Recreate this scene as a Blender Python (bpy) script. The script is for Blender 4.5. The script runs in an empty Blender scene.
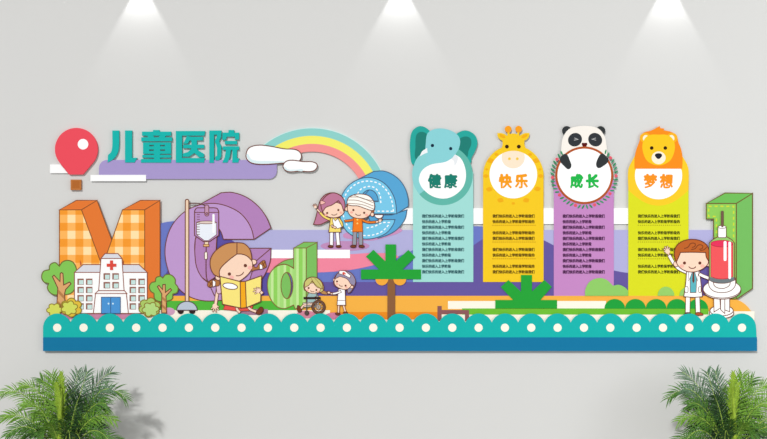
import bpy, math, random
from mathutils import Vector
from mathutils.geometry import tessellate_polygon
S = 0.008            # metres of wall per photo pixel
D = 10.0             # camera distance from the wall
CX, CY = 383.5, 219.5
CZ = 0.6 + CY * S    # height of the picture centre above the floor
COL = bpy.context.scene.collection
R = math.radians
K = 0.94
def wx(px, f=1.0): return (px - CX) * S * f
def wz(py, f=1.0): return CZ - (py - CY) * S * f

# ---------------------------------------------------------------- materials
MATS = {}
def lin(c):
    c = c / 255.0
    return c / 12.92 if c <= 0.04045 else ((c + 0.055) / 1.055) ** 2.4
def newmat(name, rough=0.6, spec=0.04):
    m = bpy.data.materials.new(name); m.use_nodes = True
    b = m.node_tree.nodes['Principled BSDF']
    b.inputs['Roughness'].default_value = rough
    b.inputs['Specular IOR Level'].default_value = spec
    return m, b
def M(rgb):
    key = tuple(rgb)
    if key not in MATS:
        m, b = newmat('board_%02x%02x%02x' % key)
        b.inputs['Base Color'].default_value = tuple(min(.95, lin(v) * K) for v in rgb) + (1,)
        MATS[key] = m
    return MATS[key]
WHITE = (255, 255, 255); CREAM = (252, 245, 228); BROWN = (114, 66, 54); SKIN = (251, 216, 192)
TEAL = (28, 181, 174); DARK = (58, 42, 40); PINKCHEEK = (246, 178, 160); SHOE = (120, 62, 40)

def gingham():
    m, b = newmat('gingham_orange')
    nt = m.node_tree; N = nt.nodes; L = nt.links
    tc = N.new('ShaderNodeTexCoord'); sx = N.new('ShaderNodeSeparateXYZ'); L.new(tc.outputs['Object'], sx.inputs[0])
    def stripe(out, off, per):
        a = N.new('ShaderNodeMath'); a.operation = 'ADD'; a.inputs[1].default_value = off * S; L.new(out, a.inputs[0])
        d = N.new('ShaderNodeMath'); d.operation = 'DIVIDE'; d.inputs[1].default_value = per * S; L.new(a.outputs[0], d.inputs[0])
        f = N.new('ShaderNodeMath'); f.operation = 'FRACT'; L.new(d.outputs[0], f.inputs[0])
        g = N.new('ShaderNodeMath'); g.operation = 'LESS_THAN'; g.inputs[1].default_value = 0.5; L.new(f.outputs[0], g.inputs[0])
        return g.outputs[0]
    # object origin sits at px (110, 317)
    c = stripe(sx.outputs['X'], 110 - 67.6 + 15.8 * 10, 15.8)
    r = stripe(sx.outputs['Z'], -(317 - 223) + 16 * 10, 16)
    s = N.new('ShaderNodeMath'); s.operation = 'ADD'; L.new(c, s.inputs[0]); L.new(r, s.inputs[1])
    h = N.new('ShaderNodeMath'); h.operation = 'MULTIPLY'; h.inputs[1].default_value = 0.5; L.new(s.outputs[0], h.inputs[0])
    cr = N.new('ShaderNodeValToRGB'); cr.color_ramp.interpolation = 'CONSTANT'
    e = cr.color_ramp.elements
    e[0].position = 0; e[0].color = tuple(lin(v) for v in (240, 150, 48)) + (1,)
    e[1].position = 0.4; e[1].color = tuple(lin(v) for v in (249, 178, 92)) + (1,)
    x = e.new(0.9); x.color = tuple(lin(v) for v in (252, 221, 168)) + (1,)
    L.new(h.outputs[0], cr.inputs[0]); L.new(cr.outputs[0], b.inputs['Base Color'])
    return m
def stripes_green():
    m, b = newmat('striped_green')
    nt = m.node_tree; N = nt.nodes; L = nt.links
    tc = N.new('ShaderNodeTexCoord'); sx = N.new('ShaderNodeSeparateXYZ'); L.new(tc.outputs['Object'], sx.inputs[0])
    d = N.new('ShaderNodeMath'); d.operation = 'DIVIDE'; d.inputs[1].default_value = 12.6 * S; L.new(sx.outputs['X'], d.inputs[0])
    f = N.new('ShaderNodeMath'); f.operation = 'FRACT'
    a = N.new('ShaderNodeMath'); a.operation = 'ADD'; a.inputs[1].default_value = 10.0; L.new(d.outputs[0], a.inputs[0]); L.new(a.outputs[0], f.inputs[0])
    cr = N.new('ShaderNodeValToRGB'); cr.color_ramp.interpolation = 'CONSTANT'
    e = cr.color_ramp.elements
    e[0].position = 0; e[0].color = tuple(lin(v) for v in (160, 212, 118)) + (1,)
    e[1].position = 0.3; e[1].color = tuple(lin(v) for v in (192, 226, 152)) + (1,)
    for p, c in ((0.5, (140, 204, 92)), (0.8, (176, 219, 136))):
        x = e.new(p); x.color = tuple(lin(v) for v in c) + (1,)
    L.new(f.outputs[0], cr.inputs[0]); L.new(cr.outputs[0], b.inputs['Base Color'])
    return m

# ---------------------------------------------------------------- 2-D shapes, in photo pixels on the wall
def el(cx, cy, rx, ry=None, rot=0, n=36, a0=0, a1=360):
    ry = rx if ry is None else ry
    full = abs(a1 - a0) >= 360
    c, s = math.cos(R(rot)), math.sin(R(rot)); out = []
    for i in range(n if full else n + 1):
        t = R(a0 + (a1 - a0) * i / n)
        x, y = rx * math.cos(t), ry * math.sin(t)
        out.append((cx + x * c - y * s, cy + x * s + y * c))
    return out
def rc(x0, y0, x1, y1): return [(x0, y0), (x1, y0), (x1, y1), (x0, y1)]
def rr(x0, y0, x1, y1, r, corners=(1, 1, 1, 1)):
    out = []
    for (cx, cy, a, k, q) in ((x0 + r, y0 + r, 180, corners[0], (x0, y0)), (x1 - r, y0 + r, 270, corners[1], (x1, y0)),
                              (x1 - r, y1 - r, 0, corners[2], (x1, y1)), (x0 + r, y1 - r, 90, corners[3], (x0, y1))):
        if k: out += [(cx + r * math.cos(R(a + 15 * i)), cy + r * math.sin(R(a + 15 * i))) for i in range(7)]
        else: out.append(q)
    return out
def sp(pts, n=6, closed=True):
    """smooth curve through points; a third element 1 marks a corner"""
    N = len(pts); out = []
    P = [Vector((p[0], p[1])) for p in pts]; C = [len(p) > 2 for p in pts]
    segs = N if closed else N - 1
    for i in range(segs):
        p1, p2 = P[i], P[(i + 1) % N]
        p0 = P[i - 1] if (closed or i > 0) else p1
        p3 = P[(i + 2) % N] if (closed or i + 2 < N) else p2
        L = (p2 - p1).length
        def tan(a, b, c):
            t = (c - a)
            return t.normalized() * L if t.length > 1e-6 else Vector((0, 0))
        t1 = tan(p0, p1, p2) if not C[i] else (p2 - p1)
        t2 = tan(p1, p2, p3) if not C[(i + 1) % N] else (p2 - p1)
        for k in range(n):
            t = k / n; t2_, t3_ = t * t, t * t * t
            v = p1 * (2 * t3_ - 3 * t2_ + 1) + t1 * (t3_ - 2 * t2_ + t) + p2 * (-2 * t3_ + 3 * t2_) + t2 * (t3_ - t2_)
            out.append((v.x, v.y))
    if not closed: out.append(tuple(P[-1]))
    return out
def blob(cx, cy, rx, ry, lobes, depth=.22, rot=0, n=72):
    out = []
    for i in range(n):
        t = 2 * math.pi * i / n
        k = 1 - depth + depth * abs(math.cos(lobes * t / 2 + R(rot)))**.8
        out.append((cx + rx * k * math.cos(t), cy + ry * k * math.sin(t)))
    return out
def ribbon(pts, w, closed=False):
    P = [Vector((p[0], p[1])) for p in pts]; N = len(P); a, b = [], []
    for i in range(N):
        p0 = P[i - 1] if (closed or i > 0) else P[i]
        p2 = P[(i + 1) % N] if (closed or i < N - 1) else P[i]
        d1 = (P[i] - p0); d2 = (p2 - P[i])
        d1 = d1.normalized() if d1.length > 1e-7 else d2.normalized()
        d2 = d2.normalized() if d2.length > 1e-7 else d1
        t = d1 + d2
        t = t.normalized() if t.length > 1e-4 else d1
        nrm = Vector((-t.y, t.x)); k = 1 / max(.45, abs(t.dot(d1)))
        a.append(P[i] + nrm * w / 2 * k); b.append(P[i] - nrm * w / 2 * k)
    return a, b

ZS = 0.00006
class Thing:
    """a cut-out board on the wall: shapes are drawn in order onto named parts"""
    def __init__(s, name, label, cat, back, front, group=None, origin=None, kind=None):
        s.name, s.label, s.cat, s.back, s.z, s.front, s.group = name, label, cat, max(.0004, back / 1000), front / 1000, front / 1000, group
        s.parts = {}; s.order = []; s.origin = origin; s.kind = kind; s.plabel = {}
        s.f = (D - s.front) / D
    def _p(s, part):
        if part not in s.parts: s.parts[part] = ([], [], [], []); s.order.append(part)
        return s.parts[part]
    def _mi(s, P, mat):
        m = M(mat) if isinstance(mat, tuple) else mat
        if m not in P[3]: P[3].append(m)
        return P[3].index(m)
    def v(s, x, y, z): return (wx(x, s.f), -z, wz(y, s.f))
    def poly(s, part, pts, mat, ol=None, w=.75, holes=(), thick=True, closed=True):
        P = s._p(part); mi = s._mi(P, mat); s.z += ZS; z = s.z; zb = s.back if thick else z - 3 * ZS
        loops = [list(pts)] + [list(h) for h in holes]
        tri = tessellate_polygon([[Vector((p[0], -p[1], 0)) for p in lp] for lp in loops])
        flat = [p for lp in loops for p in lp]; n = len(flat); o = len(P[0])
        P[0].extend(s.v(p[0], p[1], z) for p in flat)
        P[0].extend(s.v(p[0], p[1], zb) for p in flat)
        for t in tri:
            P[1].append(tuple(o + i for i in t)); P[2].append(mi)
            P[1].append(tuple(o + n + i for i in reversed(t))); P[2].append(mi)
        b = 0
        for lp in loops:
            m = len(lp)
            for i in range(m):
                j = (i + 1) % m
                P[1].append((o + b + i, o + b + j, o + n + b + j, o + n + b + i)); P[2].append(mi)
            b += m
        if ol:
            s.line(part, pts, ol, w, True)
            for h in holes: s.line(part, h, ol, w, True)
        return s
    def line(s, part, pts, mat, w=.75, closed=False):
        P = s._p(part); mi = s._mi(P, mat); s.z += ZS
        a, b = ribbon(pts, w * 1.22, closed); n = len(a); o = len(P[0])
        for q, z in ((a, s.z), (b, s.z), (a, s.z - 3 * ZS), (b, s.z - 3 * ZS)):
            P[0].extend(s.v(p[0], p[1], z) for p in q)
        for i in range(n if closed else n - 1):
            j = (i + 1) % n
            for f in ((i, j, n + j, n + i), (i, j, 2 * n + j, 2 * n + i), (n + i, n + j, 3 * n + j, 3 * n + i), (2 * n + i, 2 * n + j, 3 * n + j, 3 * n + i)):
                P[1].append(tuple(o + k for k in f)); P[2].append(mi)
        return s
    def dash(s, part, pts, mat, w=1, on=2.4, off=2.0):
        P = [Vector(p) for p in pts]; d = 0; state = True; cur = [P[0]]; rem = on
        for i in range(len(P) - 1):
            a, b = P[i], P[i + 1]; L = (b - a).length; t = 0
            while L - t > rem:
                t += rem; q = a.lerp(b, t / L)
                if state: cur.append(q); s.line(part, cur, mat, w); s.z -= ZS; cur = []; rem = off
                else: cur = [q]; rem = on
                state = not state
            rem -= L - t
            if state: cur.append(b)
        s.z += ZS
        return s
    def text(s, part, body, box, mat, bold=0.0, lines=None):
        cu = bpy.data.curves.new('t', 'FONT'); cu.body = body; cu.resolution_u = 2
        ob = bpy.data.objects.new('t', cu); COL.objects.link(ob)
        bpy.context.view_layer.update()
        me = bpy.data.meshes.new_from_object(ob.evaluated_get(bpy.context.evaluated_depsgraph_get()))
        bpy.data.objects.remove(ob)
        xs = [v.co.x for v in me.vertices]; ys = [v.co.y for v in me.vertices]
        if not xs: print('NO GLYPHS', body); return
        x0, y0, x1, y1 = box; a, b, c, d = min(xs), max(xs), min(ys), max(ys)
        P = s._p(part); mi = s._mi(P, mat)
        g = bold; x0 += g; x1 -= g; y0 += g; y1 -= g * (1 if g < .3 else .4)
        offs = ((-1, -1), (1, -1), (-1, 1), (1, 1)) if g < .3 else [(math.cos(R(a * 45 + 10)), math.sin(R(a * 45 + 10))) for a in range(8)]
        for (ox, oy) in offs:
            s.z += ZS / 4; o = len(P[0])
            for v in me.vertices:
                t = (v.co.y - c) / (d - c); gg = g if g < .3 else g * (.42 + .68 * t)   # brush lettering: heavy tops, thin feet
                P[0].append(s.v(x0 + (v.co.x - a) / (b - a) * (x1 - x0) + ox * gg, y1 - t * (y1 - y0) + oy * gg, s.z))
            for p in me.polygons: P[1].append(tuple(o + i for i in p.vertices)); P[2].append(mi)
        bpy.data.meshes.remove(me)
        return s
    def build(s):
        allv = [v for p in s.order for v in s.parts[p][0]]
        x0 = min(v[0] for v in allv); x1 = max(v[0] for v in allv); z0 = min(v[2] for v in allv)
        org = Vector(((x0 + x1) / 2, -s.back, z0))
        if s.origin: org = Vector((wx(s.origin[0], s.f), -s.back, wz(s.origin[1], s.f)))
        single = len(s.order) == 1
        root = None
        if not single:
            root = bpy.data.objects.new(s.name, None); root.empty_display_size = .05; root.location = org; COL.objects.link(root)
        objs = {}
        for key in s.order:
            V, F, MI, ms = s.parts[key]
            path = key.split('>'); nm = path[-1].split('.')[0]
            if single: nm = s.name
            me = bpy.data.meshes.new(nm); me.from_pydata([tuple(Vector(v) - org) for v in V], [], F)
            for m in ms: me.materials.append(m)
            me.polygons.foreach_set('material_index', MI); me.update()
            o = bpy.data.objects.new(nm, me); COL.objects.link(o)
            objs[key] = o
            if single: root = o; o.location = org
            else:
                par = '>'.join(path[:-1])
                o.parent = objs[par] if par in objs else root
            if key in s.plabel: o['label'] = s.plabel[key]
        root['label'] = s.label; root['category'] = s.cat; root['kind'] = 'thing'
        if s.group: root['group'] = s.group
        s.top = s.z * 1000 + .2
        s.root = root
        return s

def tag(o, label, cat, group=None):
    o['label'] = label; o['category'] = cat
    if group: o['group'] = group
def raw(name, V, F, mat, parent=None, smooth=False):
    me = bpy.data.meshes.new(name); me.from_pydata(V, [], F); me.materials.append(mat); me.update()
    if smooth: me.polygons.foreach_set('use_smooth', [True] * len(me.polygons))
    o = bpy.data.objects.new(name, me); COL.objects.link(o)
    if parent: o.parent = parent
    return o
def box(x0, x1, y0, y1, z0, z1):
    V = [(x, y, z) for x in (x0, x1) for y in (y0, y1) for z in (z0, z1)]
    return V, [(0, 1, 3, 2), (4, 6, 7, 5), (0, 4, 5, 1), (2, 3, 7, 6), (0, 2, 6, 4), (1, 5, 7, 3)]

# ================================================================ the room
def wallmat():
    m, b = newmat('wall_paint', .85, .05); nt = m.node_tree
    t = nt.nodes.new('ShaderNodeTexNoise'); t.inputs['Scale'].default_value = 90; t.inputs['Detail'].default_value = 3
    bp = nt.nodes.new('ShaderNodeBump'); bp.inputs['Strength'].default_value = .03; bp.inputs['Distance'].default_value = .002
    nt.links.new(t.outputs['Fac'], bp.inputs['Height']); nt.links.new(bp.outputs[0], b.inputs['Normal'])
    b.inputs['Base Color'].default_value = (.637, .636, .624, 1)
    return m
WM = wallmat()
fm, fb = newmat('floor_stone', .5, .3)
ft = fm.node_tree.nodes.new('ShaderNodeTexNoise'); ft.inputs['Scale'].default_value = 6
fr = fm.node_tree.nodes.new('ShaderNodeValToRGB')
fr.color_ramp.elements[0].color = (.42, .41, .39, 1); fr.color_ramp.elements[1].color = (.5, .49, .47, 1)
fm.node_tree.links.new(ft.outputs['Fac'], fr.inputs[0]); fm.node_tree.links.new(fr.outputs[0], fb.inputs['Base Color'])
CEIL = 4.34
raw('wall_back', *box(-6, 6, 0, .15, 0, CEIL + .1), WM)['kind'] = 'structure'
raw('floor', *box(-6, 6, -8, .15, -.1, 0), fm)['kind'] = 'structure'
raw('ceiling', *box(-6, 6, -.17, 0, CEIL, CEIL + .1), M((235, 235, 232)))['kind'] = 'structure'
raw('baseboard_back', *box(-6, 6, -.015, 0, 0, .1), M((225, 225, 222)))['kind'] = 'structure'

# ================================================================ background boards (back, front in mm)
def simple(name, label, cat, pts, mat, back, front, part='board', **kw):
    t = Thing(name, label, cat, back, front, kw.pop('group', None)); t.poly(part, pts, mat, **kw); return t.build()
LAV = (178, 176, 219); BLUE = (108, 122, 196); PURP = (102, 88, 158); PURP2 = (95, 82, 162)
simple('cloud_strip', 'long white horizontal strip running behind the four animal columns', 'strip', rc(392, 208.3, 645, 224), WHITE, 0, 14)
simple('cloud_strip', 'short white strip on the bare wall behind the red balloon', 'strip', [(50, 164.5), (60.6, 164.5), (67.8, 173.2), (50, 173.2)], WHITE, 0, 14)
simple('lavender_board', 'pale lavender panel behind the hills, flat along its top', 'panel',
       rc(228, 230, 722, 295.8), LAV, 0, 14)
simple('hill_board', 'blue hill between the orange gingham letter and the purple letter', 'hill', sp([(146, 295.8, 1), (146, 232), (158, 224.5), (170, 221.5), (186, 221), (205, 226), (216, 240), (222, 295.8, 1)]), BLUE, 0, 14)
simple('hill_board', 'dark purple hill behind the big purple letter', 'hill',
       sp([(152, 295.8, 1), (165, 275), (180, 250), (200, 230), (216, 228.5), (233, 241), (252, 252), (272, 263.5), (282, 270), (296, 295.8, 1)]), PURP2, 14.4, 15.4)
simple('hill_board', 'blue hill rising from the green striped letter towards the teal elephant column', 'hill',
       sp([(286, 286, 1), (286, 272, 1), (317, 272), (345, 270), (375, 264), (395, 257.5), (413, 250), (440, 234), (465, 227), (484, 226.8), (500, 232), (520, 286, 1)]), BLUE, 14.4, 15.4)
simple('hill_board', 'pink hill band under the short white strip', 'hill',
       sp([(266, 272.5, 1), (266, 258), (300, 255), (350, 254.2), (375, 253), (398, 256), (388, 260.5), (368, 266.5), (345, 270.6), (317, 272.5), (290, 272.8)]), (241, 136, 160), 15.9, 16.4)
simple('hill_board', 'wide dark purple hill behind the yellow and purple animal columns', 'hill',
       sp([(290, 295.8, 1), (290, 282, 1), (413, 282, 1), (440, 270), (474, 245), (490, 235.5), (513, 231.5), (535, 236.5), (553, 245), (585, 262), (614, 270.5), (630, 273), (655, 273), (690, 267), (722, 260), (722, 295.8, 1)]), PURP, 15.9, 16.6)
simple('cloud_strip', 'short white strip on the lavender panel above the pink hill', 'strip', rc(262, 249.7, 350, 258.2), WHITE, 16.8, 17.6)
# ground strips
g = Thing('base_landscape_board', 'orange, green and cream ground board under the hills, behind the scalloped border', 'board', 0, 19.2)
g.poly('orange_strip', [(147, 295.8), (735, 295.8)] + sp([(735, 299), (742, 302), (748, 307), (751.5, 312)], closed=False) + [(751.5, 320), (147, 320)], (245, 178, 72))
g.poly('dark_orange_strip', rc(322, 312, 455, 319.6), (238, 142, 36), thick=False)
g.poly('cream_strip.4', rc(320, 319.6, 460, 325), CREAM)
g.poly('cream_strip.1', rc(60, 310.2, 330, 325), CREAM, thick=False)
g.poly('cream_strip.2', [(706, 311.3), (754.5, 311.3), (754.5, 325), (440, 325), (440, 314.4), (706, 314.4)], CREAM, thick=False)
g.poly('cream_strip.3', rc(448, 301, 606, 309), CREAM, thick=False)
g.poly('green_strip.1', rc(150, 300.8, 296, 310.2), (84, 182, 62), thick=False)
g.poly('green_strip.2', rc(462, 308.4, 708.5, 314.6), (112, 190, 55), thick=False)
g.poly('pink_patch.1', rc(57, 313, 134, 319.5), (208, 138, 168), thick=False)
g.poly('pink_patch.2', el(169, 311.5, 6, 4), (208, 160, 190), thick=False)
g.poly('pink_patch.3', el(334, 316, 9, 3.4), (208, 128, 160), thick=False)
g.poly('pink_patch.4', el(306, 314.5, 9.5, 4), (214, 138, 160), thick=False)
g.poly('mauve_patch.1', rc(238, 309, 268, 315), (165, 125, 150), thick=False)  # drawn ground shadow of the reading girl, flat colour in the mural art
g.build()
GT = g.top
simple('mauve_patch', 'mauve drawn shadow oval under the feet of the two standing children', 'patch', el(345, 246, 24.5, 5), (192, 142, 188), 14.4, 15.4)  # the children's ground shadow, drawn as a flat mauve oval in the mural
simple('mauve_patch', 'mauve patch curving under the blue stitched letter', 'patch', sp([(343, 236), (350, 232), (400, 228.3), (402, 231), (390, 236), (372, 240.5), (352, 239)]), (203, 145, 190), 14.4, 15.4)
simple('mauve_patch', 'mauve patch between the gingham letter and the small tree', 'patch', rc(146, 291, 156, 301), (190, 130, 178), GT, GT + 1)

# ================================================================ sky items
b = Thing('hot_air_balloon', 'red hot air balloon cut-out with a brown square basket', 'balloon', 0, 22)
b.poly('balloon_envelope', el(76.3, 149.3, 21.4, 21.4, n=48, a0=143, a1=397) + [(83, 174.5), (69, 174.5)], (237, 80, 94))
b.poly('highlight', el(83, 144.2, 5.3), WHITE, thick=False)
b.poly('basket', rc(70.6, 179.6, 81, 190), (190, 118, 62)); b.poly('basket', rc(72.2, 180.8, 79.6, 188.4), (178, 104, 48), thick=False)
b.build()
simple('title_bar', 'long lavender bar with rounded ends under the title characters', 'bar', rr(99, 160, 276.8, 179, 8, (1, 0, 1, 0)), (169, 153, 205), 0, 16)
simple('cloud_strip', 'white strip under the left end of the lavender title bar', 'strip', rc(90.5, 174.9, 146, 181.2), WHITE, 16.4, 18)
TT = [ # title characters
 ('title_character', 'first teal title character, two separate strokes, beside the balloon', [
   sp([(112.3, 130.5, 1), (118.9, 130.5, 1), (118.8, 147), (117, 154), (113, 159.3), (107.6, 162.5, 1), (108, 155, 1), (111, 152), (112.3, 146)]),
   [(125, 130.5), (131.9, 130.5), (131.9, 157.8), (137, 157.8), (134.6, 162.5), (125, 162.5)]]),
 ('title_character', 'second teal title character, dense with many horizontal bars', [
   rc(153, 130, 159.3, 132.5), rc(142, 131.6, 171, 135.6), [(147, 135.6), (153, 135.6), (155, 138), (149, 138)], [(160, 135.6), (166, 135.6), (164, 138), (158, 138)],
   rc(141.3, 137.3, 172, 141.2),
   ('H', rc(143, 142.4, 171, 153.8), [rc(149.2, 144.9, 153.8, 146.3), rc(160.2, 144.9, 165, 146.3), rc(149.2, 149.4, 153.8, 150.9), rc(160.2, 149.4, 165, 150.9)]),
   rc(153.9, 153.8, 160.1, 159), rc(142.3, 154.8, 171, 157.6), rc(141, 159, 171, 162.6)]),
 ('title_character', 'third teal title character, boxed in and open on its right side', [
   [(175.8, 131), (205, 131), (204.3, 135.6), (182, 135.6), (182, 158), (204.8, 158), (204, 162.6), (175.8, 162.6)],
   [(187, 135.8), (191, 136.8), (203, 136.8), (203, 140.4), (189.6, 140.4), (187.5, 143.6), (183.2, 143.6)],
   rc(183.2, 144.6, 204, 148.2), rc(191.3, 140.4, 196.8, 146),
   [(191.3, 148.2), (197.2, 148.2), (197.6, 150), (204, 154), (203.6, 157.4), (199.5, 157.4), (194.3, 153), (189, 156.6), (182.6, 156.6), (182.6, 153.6), (187.5, 152.2), (190.6, 149.6)]]),
 ('title_character', 'fourth teal title character, with a tall stroke and a small roof', [
   rc(209.3, 130.5, 214, 162.8), [(214, 130.5), (221.3, 130.5), (221.3, 136.5), (219, 141.3), (221.3, 146), (221.3, 156), (219, 160.4), (215.4, 160.4), (215.4, 156.6), (217, 155.6), (217, 147.5), (214.9, 141.3), (217, 136), (217, 134.6), (214, 134.6)],
   rc(228.5, 130, 234, 133), [(222.6, 132.6), (239, 132.6), (239, 139.6), (234.8, 139.6), (234.8, 136.6), (226.8, 136.6), (225.6, 139.8), (222.2, 139.8)],
   rc(224.8, 140.8, 237, 144.2), rc(222.6, 146.3, 239, 149.8),
   [(226, 149.8), (230.8, 149.8), (230, 156), (227.4, 162.6), (222.4, 162.6), (224.8, 157)], [(232.3, 149.8), (236.9, 149.8), (236.9, 158.2), (239.2, 158.2), (238.2, 162.6), (232.3, 162.6)]])]
for nm, lb, shp in TT:
    t = Thing(nm, lb, 'letter', 0, 21, group='title characters')
    for q in shp:
        if q[0] == 'H': t.poly('face', q[1], TEAL, holes=q[2])
        else: t.poly('face', q, TEAL)
    t.build()
# rainbow
t = Thing('rainbow', 'teal, yellow and pink rainbow arching from the white clouds to the blue letter', 'rainbow', 0, 15)
def band(r0, r1, yend=179, xs=259):
    def a_end(r): return math.degrees(math.asin((yend - 205.4) / r))
    def a_st(r): return -180 + math.degrees(math.acos(min(1, (312 - xs - (77 - r) * 1.25) / r)))
    return el(312, 205.4, r0, n=48, a0=a_st(r0), a1=a_end(r0)) + el(312, 205.4, r1, n=48, a0=a_end(r1), a1=a_st(r1))
t.poly('pale_edge', band(77.8, 76.6), (205, 232, 230)); t.poly('teal_band', band(77, 69.5), (142, 208, 202)); t.poly('yellow_band', band(69.6, 61.5), (243, 238, 108)); t.poly('pink_band', band(61.6, 53.8), (244, 150, 146))
t.build(); RT = t.top
t = Thing('cloud', 'larger white cloud at the left foot of the rainbow', 'cloud', 18.5, 21)
t.poly('face', sp([(246, 155), (249, 148), (258, 145.2), (270, 146.2), (284, 148.8), (296, 149.8), (301, 154), (300.2, 160), (294.5, 162.6), (284, 163), (265, 164.3), (253, 163.4), (247.5, 160)]), WHITE, BROWN, .8)
t.poly('shade', sp([(247.2, 154), (251, 159), (258, 160.8), (270, 161), (285, 161.5), (283, 162.4), (265, 163.6), (254, 163), (248.4, 159.8)]), (218, 238, 242), thick=False)
t.build()
t2 = Thing('cloud', 'smaller white cloud overlapping the lower right of the larger cloud', 'cloud', t.top, t.top + 1.5)
t2.poly('face', sp([(283, 166), (286, 161.5), (292, 160.2), (303, 161.6), (313, 162), (317.2, 165), (315, 170), (309, 171.6), (300, 171), (290, 171.8), (285, 170)]), WHITE, BROWN, .8)
t2.poly('shade', sp([(284, 166.5), (288, 169.3), (296, 169.6), (303, 170.2), (296, 170.6), (289, 170.9), (285.4, 169.6)]), (218, 238, 242), thick=False)
t2.build()

# ================================================================ big letters
GG = gingham(); SG = stripes_green()
t = Thing('letter_board', 'big orange gingham capital letter M cut-out behind the hospital', 'letter', GT + .2, GT + 1.2, origin=(110, 317))
OR = (229, 122, 54); OL = (140, 84, 48)
t.poly('side_face.1', [(81.5, 209.8), (97, 200.3), (112.2, 241.5), (106, 262), (98, 262)], OR, OL)
t.poly('side_face.2', [(144.7, 209.8), (160, 200.3), (160, 304), (144.7, 312.5)], OR, OL)
t.poly('front_face', [(59.4, 209.8), (81.5, 209.8), (101, 263), (103.6, 263), (122.5, 209.8), (144.7, 209.8), (144.7, 312.5), (122.5, 312.5), (122.5, 275), (110, 312), (95, 312), (81.5, 275), (81.5, 312.5), (59.4, 312.5)], GG, OL)
t.poly('top_face.1', [(59.4, 209.8), (76.5, 200.3), (97, 200.3), (81.5, 209.8)], OR, OL)
t.poly('top_face.2', [(122.5, 209.8), (140.5, 200.3), (160, 200.3), (144.7, 209.8)], OR, OL)
t.build(); MT = t.top

t = Thing('letter_board', 'big purple letter C cut-out behind the drip stand', 'letter', GT + .2, GT + 1.2)
CP = (191, 153, 206); CS = (179, 131, 186)
t.poly('side_face.1', sp([(197, 206, 1), (221, 192.8, 1), (232, 192.4), (246, 197), (258, 206), (266, 216.5), (271, 228, 1), (254, 239.4, 1), (228, 222)]), CS, BROWN)
t.poly('side_face.2', sp([(195.2, 240, 1), (195, 262), (200, 275), (208, 282, 1), (217, 276, 1), (216, 255), (217.6, 226, 1), (200, 226, 1)]), CS, BROWN)
t.poly('side_face.3', sp([(249, 248.3, 1), (271, 248.3, 1), (270, 262), (262, 279), (250, 291, 1), (236, 280, 1)]), CS, BROWN)
outer = [(254, 239.3, 1), (251.8, 230), (247.6, 221.5), (241, 213.8), (233, 208.7), (222, 204.6), (211, 203.4), (198, 205.4), (185, 211.5), (174, 222.5), (167.5, 236), (165, 252), (167.5, 268), (173.7, 282), (183.7, 293), (196.5, 299.3), (211, 301), (230, 298), (246, 287), (255, 262, 1)]
inner = [(243, 262, 1), (232, 280), (215, 284.5), (204, 279.5), (197.3, 269), (195, 256), (195.2, 240), (199.5, 229), (207, 223), (214, 224), (220.5, 231), (223.5, 239.3, 1)]
t.poly('front_face', sp(outer + inner), CP, BROWN)
t.line('side_face.3', [(271, 248.3), (255, 262)], BROWN, .75)
t.build(); CT = t.top

t = Thing('letter_board', 'green striped small letter d cut-out left of the wheelchair', 'letter', GT + .2, GT + 1.2)
GS = (124, 190, 96); GO = (130, 110, 62)
t.poly('side_face.1', [(306.3, 248), (317, 242.3), (317, 304), (306.3, 309)], GS, GO)
t.poly('side_face.2', sp([(274, 267.5, 1), (284, 261), (294, 258.5, 1), (294, 268, 1), (284, 264)]), GS, GO)
t.poly('top_face', [(293.7, 248), (304, 242.2), (317, 242.2), (306.3, 248)], GS, GO)
t.poly('side_face.3', el(284.2, 286, 6.8, 14.4, n=30), GS, GO)
t.poly('front_face', sp([(293.7, 248, 1), (306.3, 248, 1), (306.3, 307, 1), (302, 309), (295, 308.6, 1), (293.7, 305, 1), (284, 308.6), (276, 305.8), (269.8, 297), (267.4, 285), (270, 273.5), (277, 266.3), (286, 264.6), (293.7, 268.5, 1)]), SG, GO,
       holes=[el(287, 285.5, 6, 13.2)])
t.build()

t = Thing('letter_board', 'blue stitched small letter e cut-out at the foot of the rainbow', 'letter', RT + .2, RT + 1.6)
EF = (122, 200, 233); ES = (88, 165, 212); EO = (74, 104, 132)
t.poly('side_face.1', sp([(356, 180.5, 1), (373.8, 171.4, 1), (385, 171.3), (397, 177.6), (404.5, 187), (408, 198), (408.3, 206.3, 1), (396.8, 213.8, 1), (372, 192)]), ES, EO)
t.poly('side_face.2', sp([(368, 215.2, 1), (392, 215, 1), (407, 209.8, 1), (405, 219), (398, 228.5), (390, 234), (378, 238.3, 1), (372, 228, 1)]), ES, EO)
t.poly('side_face.3', el(369.5, 201, 9, 11.5, n=20, a0=180, a1=360), ES, EO)
t.line('side_face.3', [(369, 190), (361, 199)], EO, .7)
t.poly('front_face', sp([(396.8, 213.8, 1), (395, 200), (390, 189.5), (382.5, 182), (372, 177.8), (361.8, 178.3), (350.7, 183.7), (343, 193), (339.3, 207), (341.3, 221.5), (347.5, 232), (358.4, 238), (372, 238.6), (385.7, 233.5), (393, 225), (395, 219.6, 1), (380, 219.6, 1), (370, 222.3), (362, 217.5), (360, 213.8, 1)]), EF, EO,
       holes=[el(369.5, 201.6, 8.8, 11.7, n=18, a0=180, a1=360)])
t.dash('front_face', sp([(393.5, 211.5), (391.5, 200), (387, 191), (379.5, 184), (370, 181.2), (361, 182), (352, 186.8), (345.5, 195), (342.6, 207), (344.5, 219.5), (350, 229), (359, 234.6), (371, 235.3), (382, 231.5), (389.5, 224)], closed=False), WHITE, .95)
t.dash('front_face', [(393, 211.2), (372, 211.2)], WHITE, .95)
t.dash('front_face', sp([(380.8, 203), (380, 195), (375, 188), (368, 186.5), (360.5, 189.5), (356.5, 196)], closed=False), WHITE, .95)
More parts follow.
